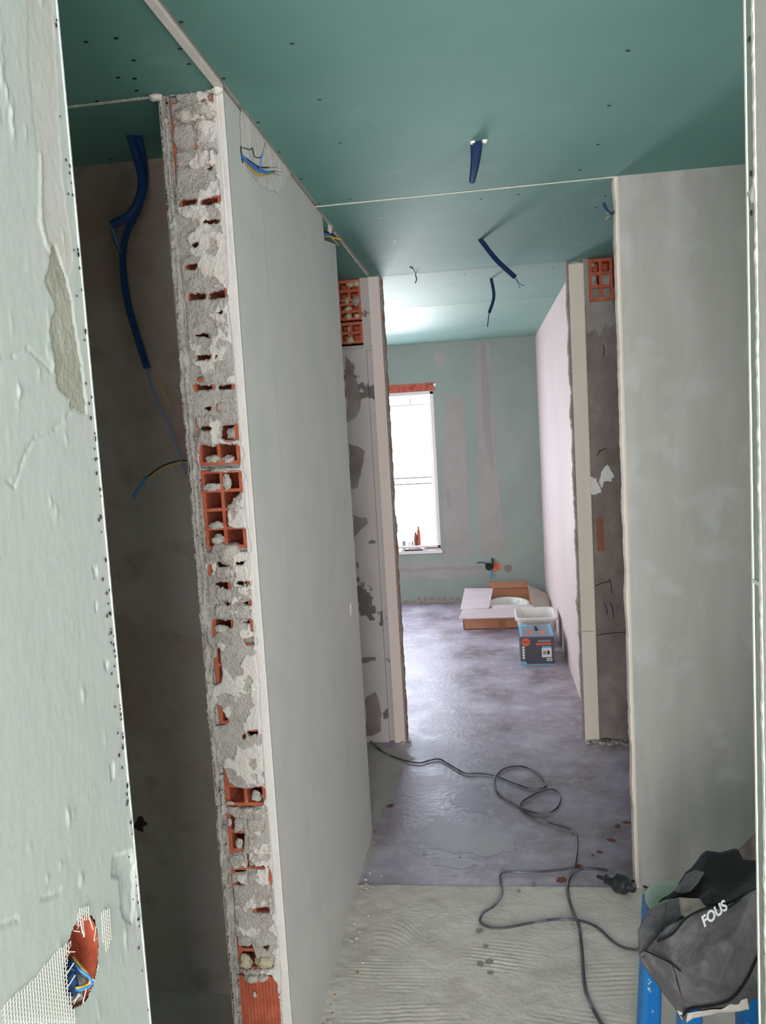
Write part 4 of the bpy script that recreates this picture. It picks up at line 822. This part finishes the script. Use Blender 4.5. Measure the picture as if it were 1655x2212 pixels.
# plug and coupling
pc = onz(1335, 1905, .0); axis = (onz(1365, 1905, .02)-onz(1305, 1885, .02)).normalized(); axis.z = 0; axis.normalize()
kp0 = onz(1330, 1906, .034)
cp2 = empty('socket_coupling', (kp0.x, kp0.y, 0), label='black rubber socket coupling on the floor by the right wall', cat='socket')
def turned(parent, name, prof, start, ax, m, n=24):
    N1 = Vector((0,0,1)); B1 = ax.cross(N1); vs = []; fs = []; k_ = len(prof)
    for k in range(n):
        a = 2*math.pi*k/n; d = N1*math.cos(a)+B1*math.sin(a); vs += [start+ax*t_+d*r_ for r_, t_ in prof]
    for k in range(n):
        for i in range(k_-1): fs.append((k*k_+i, k*k_+i+1, ((k+1) % n)*k_+i+1, ((k+1) % n)*k_+i))
    return MB().add(vs, fs).build(name, Mt[m], parent)
turned(cp2, 'coupling_body', [(0,0),(.027,0),(.031,.004),(.031,.038),(.026,.046),(.018,.052),(.014,.075),(.008,.078),(0,.078)], kp0-axis*.002, axis, 'rubber')
cp3 = empty('plug', (kp0.x-axis.x*.04, kp0.y-axis.y*.04, 0), label='black plug pushed into the left side of the socket coupling', cat='plug')
turned(cp3, 'plug_body', [(0,-.072),(.006,-.072),(.009,-.045),(.014,-.035),(.018,-.02),(.023,-.008),(.026,-.0035),(0,-.0035)], kp0, axis, 'rubber')
turned(cp3, 'grip_ring', [(.012,-.040),(.017,-.040),(.017,-.036),(.012,-.036)], kp0, axis, 'cable')
# ------------------------------------------------------------ stool
st = empty('step_stool', (.465, 1.97, 0), label='blue plastic stool with a green dusty rounded seat at the lower right', cat='stool')
ang = math.radians(9); cxs, cys = .498, 1.96
def rotp(P): return [((x*math.cos(ang)-y*math.sin(ang))+cxs, (x*math.sin(ang)+y*math.cos(ang))+cys, z) for x, y, z in P]
SZ = .500
loft([rotp(rrect(0,0,.285,.285,.07,SZ-.012)), rotp(rrect(0,0,.295,.295,.075,SZ-.006)), rotp(rrect(0,0,.293,.293,.075,SZ+.004)), rotp(rrect(0,0,.275,.275,.07,SZ+.008))]).build('seat', Mt['seat'], st)
loft([rotp(rrect(0,0,.296,.296,.07,SZ-.07)), rotp(rrect(0,0,.290,.290,.07,SZ-.013)), rotp(rrect(0,0,.27,.27,.06,SZ-.013)), rotp(rrect(0,0,.276,.276,.06,SZ-.07))], False, False).build('apron', Mt['stool'], st)
for sx, sy in ((-1,1),(-1,-1),(1,-1),(1,1)):
    r0 = rotp(rrect(sx*.136, sy*.136, .055, .055, .012, 0, 3)); r1 = rotp(rrect(sx*.116, sy*.116, .046, .046, .012, SZ-.02, 3))
    loft([r0, r1]).build('leg', Mt['stool'], st)
# ------------------------------------------------------------ bag of nylon cloth over the stool
bag = empty('nylon_bag', (.50, 1.9, SZ), label='crumpled black and grey nylon bag with white lettering draped over the stool', cat='bag')
K6 = lambda u, v, Yp: ony(1300+u/4.32, 1700+v/4.32, Yp)
def sheet(name, verts, faces, m, sub=4, amp=.006, seed=0, th=.0022, freq=14, label=None, fa=.35):
    bm = bmesh.new(); V = [bm.verts.new(K6(*v)) for v in verts]
    for f in faces: bm.faces.new([V[i] for i in f])
    for _ in range(sub):
        bmesh.ops.triangulate(bm, faces=bm.faces[:]); bmesh.ops.subdivide_edges(bm, edges=bm.edges[:], cuts=1, use_grid_fill=True)
    bd = {v for e_ in bm.edges if len(e_.link_faces) == 1 for v in e_.verts}
    for _ in range(3): bmesh.ops.smooth_vert(bm, verts=[v for v in bm.verts if v not in bd], factor=.35, use_axis_x=True, use_axis_y=True, use_axis_z=True)
    bmesh.ops.recalc_face_normals(bm, faces=bm.faces)
    bm.normal_update()
    for v in bm.verts:
        c_ = v.co; rdg = 1-abs(mnoise.noise(c_*freq+Vector((seed, 0, seed))))*2
        d = amp*(rdg*.7+.6*mnoise.noise(c_*freq*.5+Vector((0, seed, 0))))+amp*.25*mnoise.noise(c_*freq*4)
        v.co = c_+v.normal*d+Vector((0,-1,0))*0
    me = bpy.data.meshes.new(name); o_ = wl(bag)
    for v in bm.verts: v.co -= o_
    bm.to_mesh(me); bm.free(); me.materials.append(Mt[m]); me.polygons.foreach_set('use_smooth', [True]*len(me.polygons))
    o = bpy.data.objects.new(name, me); C.objects.link(o); o.parent = bag; md = o.modifiers.new('t', 'SOLIDIFY'); md.thickness = th; md.offset = 0
    return tag(o, label=label)
Y0 = 1.74
# front panel
sheet('front_panel', [(400,1520,1.80),(600,1300,1.78),(820,1190,1.77),(1010,1120,1.76),(1160,1125,1.75),(1430,960,1.76),(1560,860,1.80),(1560,1500,1.72),(1440,1600,1.69),(1330,1830,1.69),(1200,1990,1.71),(1000,2050,1.73),(790,2095,1.74),(640,1640,1.71),(900,1760,1.67),(1100,1850,1.66),(1000,1500,1.70),(1250,1400,1.69)],
 [(0,1,13),(1,2,16,13),(2,3,16),(3,4,17,16),(4,5,17),(5,6,7,17),(7,8,17),(8,9,17),(9,15,17),(9,10,15),(10,11,15),(11,14,15),(11,12,14),(12,13,14),(13,16,14),(16,15,14),(16,17,15)], 'cloth', 4, .0065, 1, freq=8)
sheet('inner_panel', [(330,1500,1.86),(620,1330,1.85),(1000,1250,1.82),(1100,1900,1.78),(820,2080,1.785),(520,1800,1.84)], [(0,1,4,5),(1,2,3,4)], 'cloth', 3, .002, 31)
# lower left panel
sheet('side_panel', [(400,1530,1.80),(640,1640,1.72),(790,2095,1.745),(780,2200,1.75),(700,2100,1.77),(520,1850,1.80),(380,1655,1.82),(350,1560,1.82)], [(0,1,6,7),(1,5,6),(1,4,5),(1,2,4),(2,3,4)], 'cloth', 4, .006, 4, freq=12)
# left bulge
sheet('side_panel', [(345,1570,1.83),(330,1345,1.86),(430,1150,1.90),(605,1085,1.90),(610,1270,1.85),(430,1500,1.81),(400,1610,1.80)], [(0,1,5,6),(1,2,4,5),(2,3,4)], 'cloth', 4, .006, 6, freq=10)
sheet('gusset', [(610,1085,1.90),(720,1040,1.91),(780,1060,1.90),(770,1200,1.84),(640,1320,1.82),(560,1420,1.82),(600,1250,1.84)], [(0,1,6),(1,2,3,6),(3,4,5,6)], 'cloth', 3, .004, 8)
sheet('gusset', [(500,1180,1.90),(640,1060,1.925),(1000,1090,1.90),(1100,1200,1.83),(900,1330,1.81),(620,1450,1.83)], [(0,1,5),(1,2,4,5),(2,3,4)], 'cloth', 3, .003, 28)
sheet('lining', [(720,1036,1.87),(900,1050,1.86),(1010,1105,1.84),(1010,1160,1.80),(800,1240,1.79),(740,1200,1.82)], [(0,1,5),(1,2,3,4,5)], 'lining', 3, .004, 3, label='tan lining')
# black inside / upper body
sheet('black_lining', [(530,1082,1.92),(700,985,1.96),(800,810,2.0),(985,620,2.03),(1090,640,2.03),(1250,600,2.05),(1300,700,2.02),(1440,700,2.03),(1560,760,1.98),(1560,950,1.84),(1430,990,1.80),(1160,1135,1.79),(1010,1135,1.80),(900,1060,1.88),(730,1038,1.93),(1000,850,1.93),(1250,900,1.92)],
 [(0,1,14),(1,2,15,13,14),(2,3,15),(3,4,15),(4,5,16,15),(5,6,16),(6,7,16),(7,8,16),(8,9,10,16),(10,11,16),(11,12,15,16),(12,13,15)], 'clothd', 3, .010, 5, freq=11, label='black lining')
sheet('collar_flap', [(680,975,1.94),(790,820,1.97),(880,780,1.96),(960,800,1.95),(900,900,1.92),(820,980,1.91),(760,995,1.92)], [(0,1,5,6),(1,2,4,5),(2,3,4)], 'cloth', 3, .004, 9)
sheet('upper_flap', [(1250,600,2.06),(1320,540,2.08),(1400,460,2.08),(1560,380,2.08),(1560,720,2.04),(1430,670,2.03),(1300,710,2.03)], [(0,1,6),(1,2,5,6),(2,3,4,5)], 'clothbrown', 3, .008, 12, label='brown grey flap')
# back and underside so the bag is a volume
sheet('back_panel', [(430,1150,1.96),(700,985,2.05),(985,640,2.10),(1250,620,2.14),(1560,400,2.16),(1560,1500,2.1),(1440,1500,2.06),(900,1330,2.0),(600,1250,1.95)], [(0,1,7,8),(1,2,7),(2,3,6,7),(3,4,5,6)], 'cloth', 3, .005, 14)
sheet('lower_panel', [(1560,1500,1.74),(1450,1610,1.715),(1340,1830,1.71),(1210,2000,1.73),(1000,2060,1.75),(880,2110,1.76),(1110,2110,1.77),(1370,2085,1.76),(1400,1990,1.75),(1560,1950,1.77)], [(0,1,9),(1,2,8,9),(2,3,8),(3,7,8),(3,6,7),(3,4,6),(4,5,6)], 'cloth', 3, .006, 17)
sheet('plaster_smear', [(700,2090,1.765),(780,2130,1.752),(900,2100,1.752),(1110,2085,1.752),(1240,2000,1.745),(1360,1980,1.742),(1380,2080,1.752),(1110,2120,1.765),(860,2150,1.77),(800,2200,1.765),(740,2170,1.765)], [(0,1,10),(1,2,8,9,10),(2,3,7,8),(3,4,6,7),(4,5,6)], 'edge', 3, .004, 19, label='white plaster smear')
def piping(P, r=.0028, y=1.685): MB().tube([K6(u, v, yy) for u, v, yy in P], r, 7, 6).build('piping', Mt['clothd'], bag, smooth=True)
piping([(1560,1330,1.695),(1450,1590,1.675),(1340,1820,1.675),(1200,1985,1.695),(1000,2045,1.715),(850,2065,1.725),(780,2100,1.73),(765,2130,1.735)])
piping([(400,1525,1.785),(500,1570,1.755),(640,1640,1.71),(740,1720,1.69)], .002)
piping([(520,1440,1.775),(660,1370,1.75),(800,1215,1.745),(1005,1125,1.745),(1160,1130,1.735),(1300,1040,1.74)], .0025)
# lettering, following the front panel
ta = K6(955, 1308, 1.672); tb_ = K6(1185, 1130, 1.69)
cu = bpy.data.curves.new('lettering', 'FONT'); cu.body = 'FOUS'; cu.size = .0255; cu.shear = .35; cu.extrude = .0006; cu.offset = .0008; cu.space_character = 1.0
to = bpy.data.objects.new('lettering', cu); C.objects.link(to)
ex_ = (tb_-ta).normalized(); ez = Vector((-.1, -1, .25)); ez = (ez-ex_*ez.dot(ex_)).normalized(); ey = ez.cross(ex_)
Mx = Matrix.Identity(4)
for i in range(3): Mx[i][0], Mx[i][1], Mx[i][2] = ex_[i], ey[i], ez[i]
Mx.translation = ta-wl(bag)
dg = bpy.context.evaluated_depsgraph_get(); me = bpy.data.meshes.new_from_object(to.evaluated_get(dg)); bpy.data.objects.remove(to)
me.transform(Mx); me.materials.clear(); me.materials.append(Mt['white']); lo = bpy.data.objects.new('lettering', me); C.objects.link(lo); lo.parent = bag; tag(lo, label='white lettering')
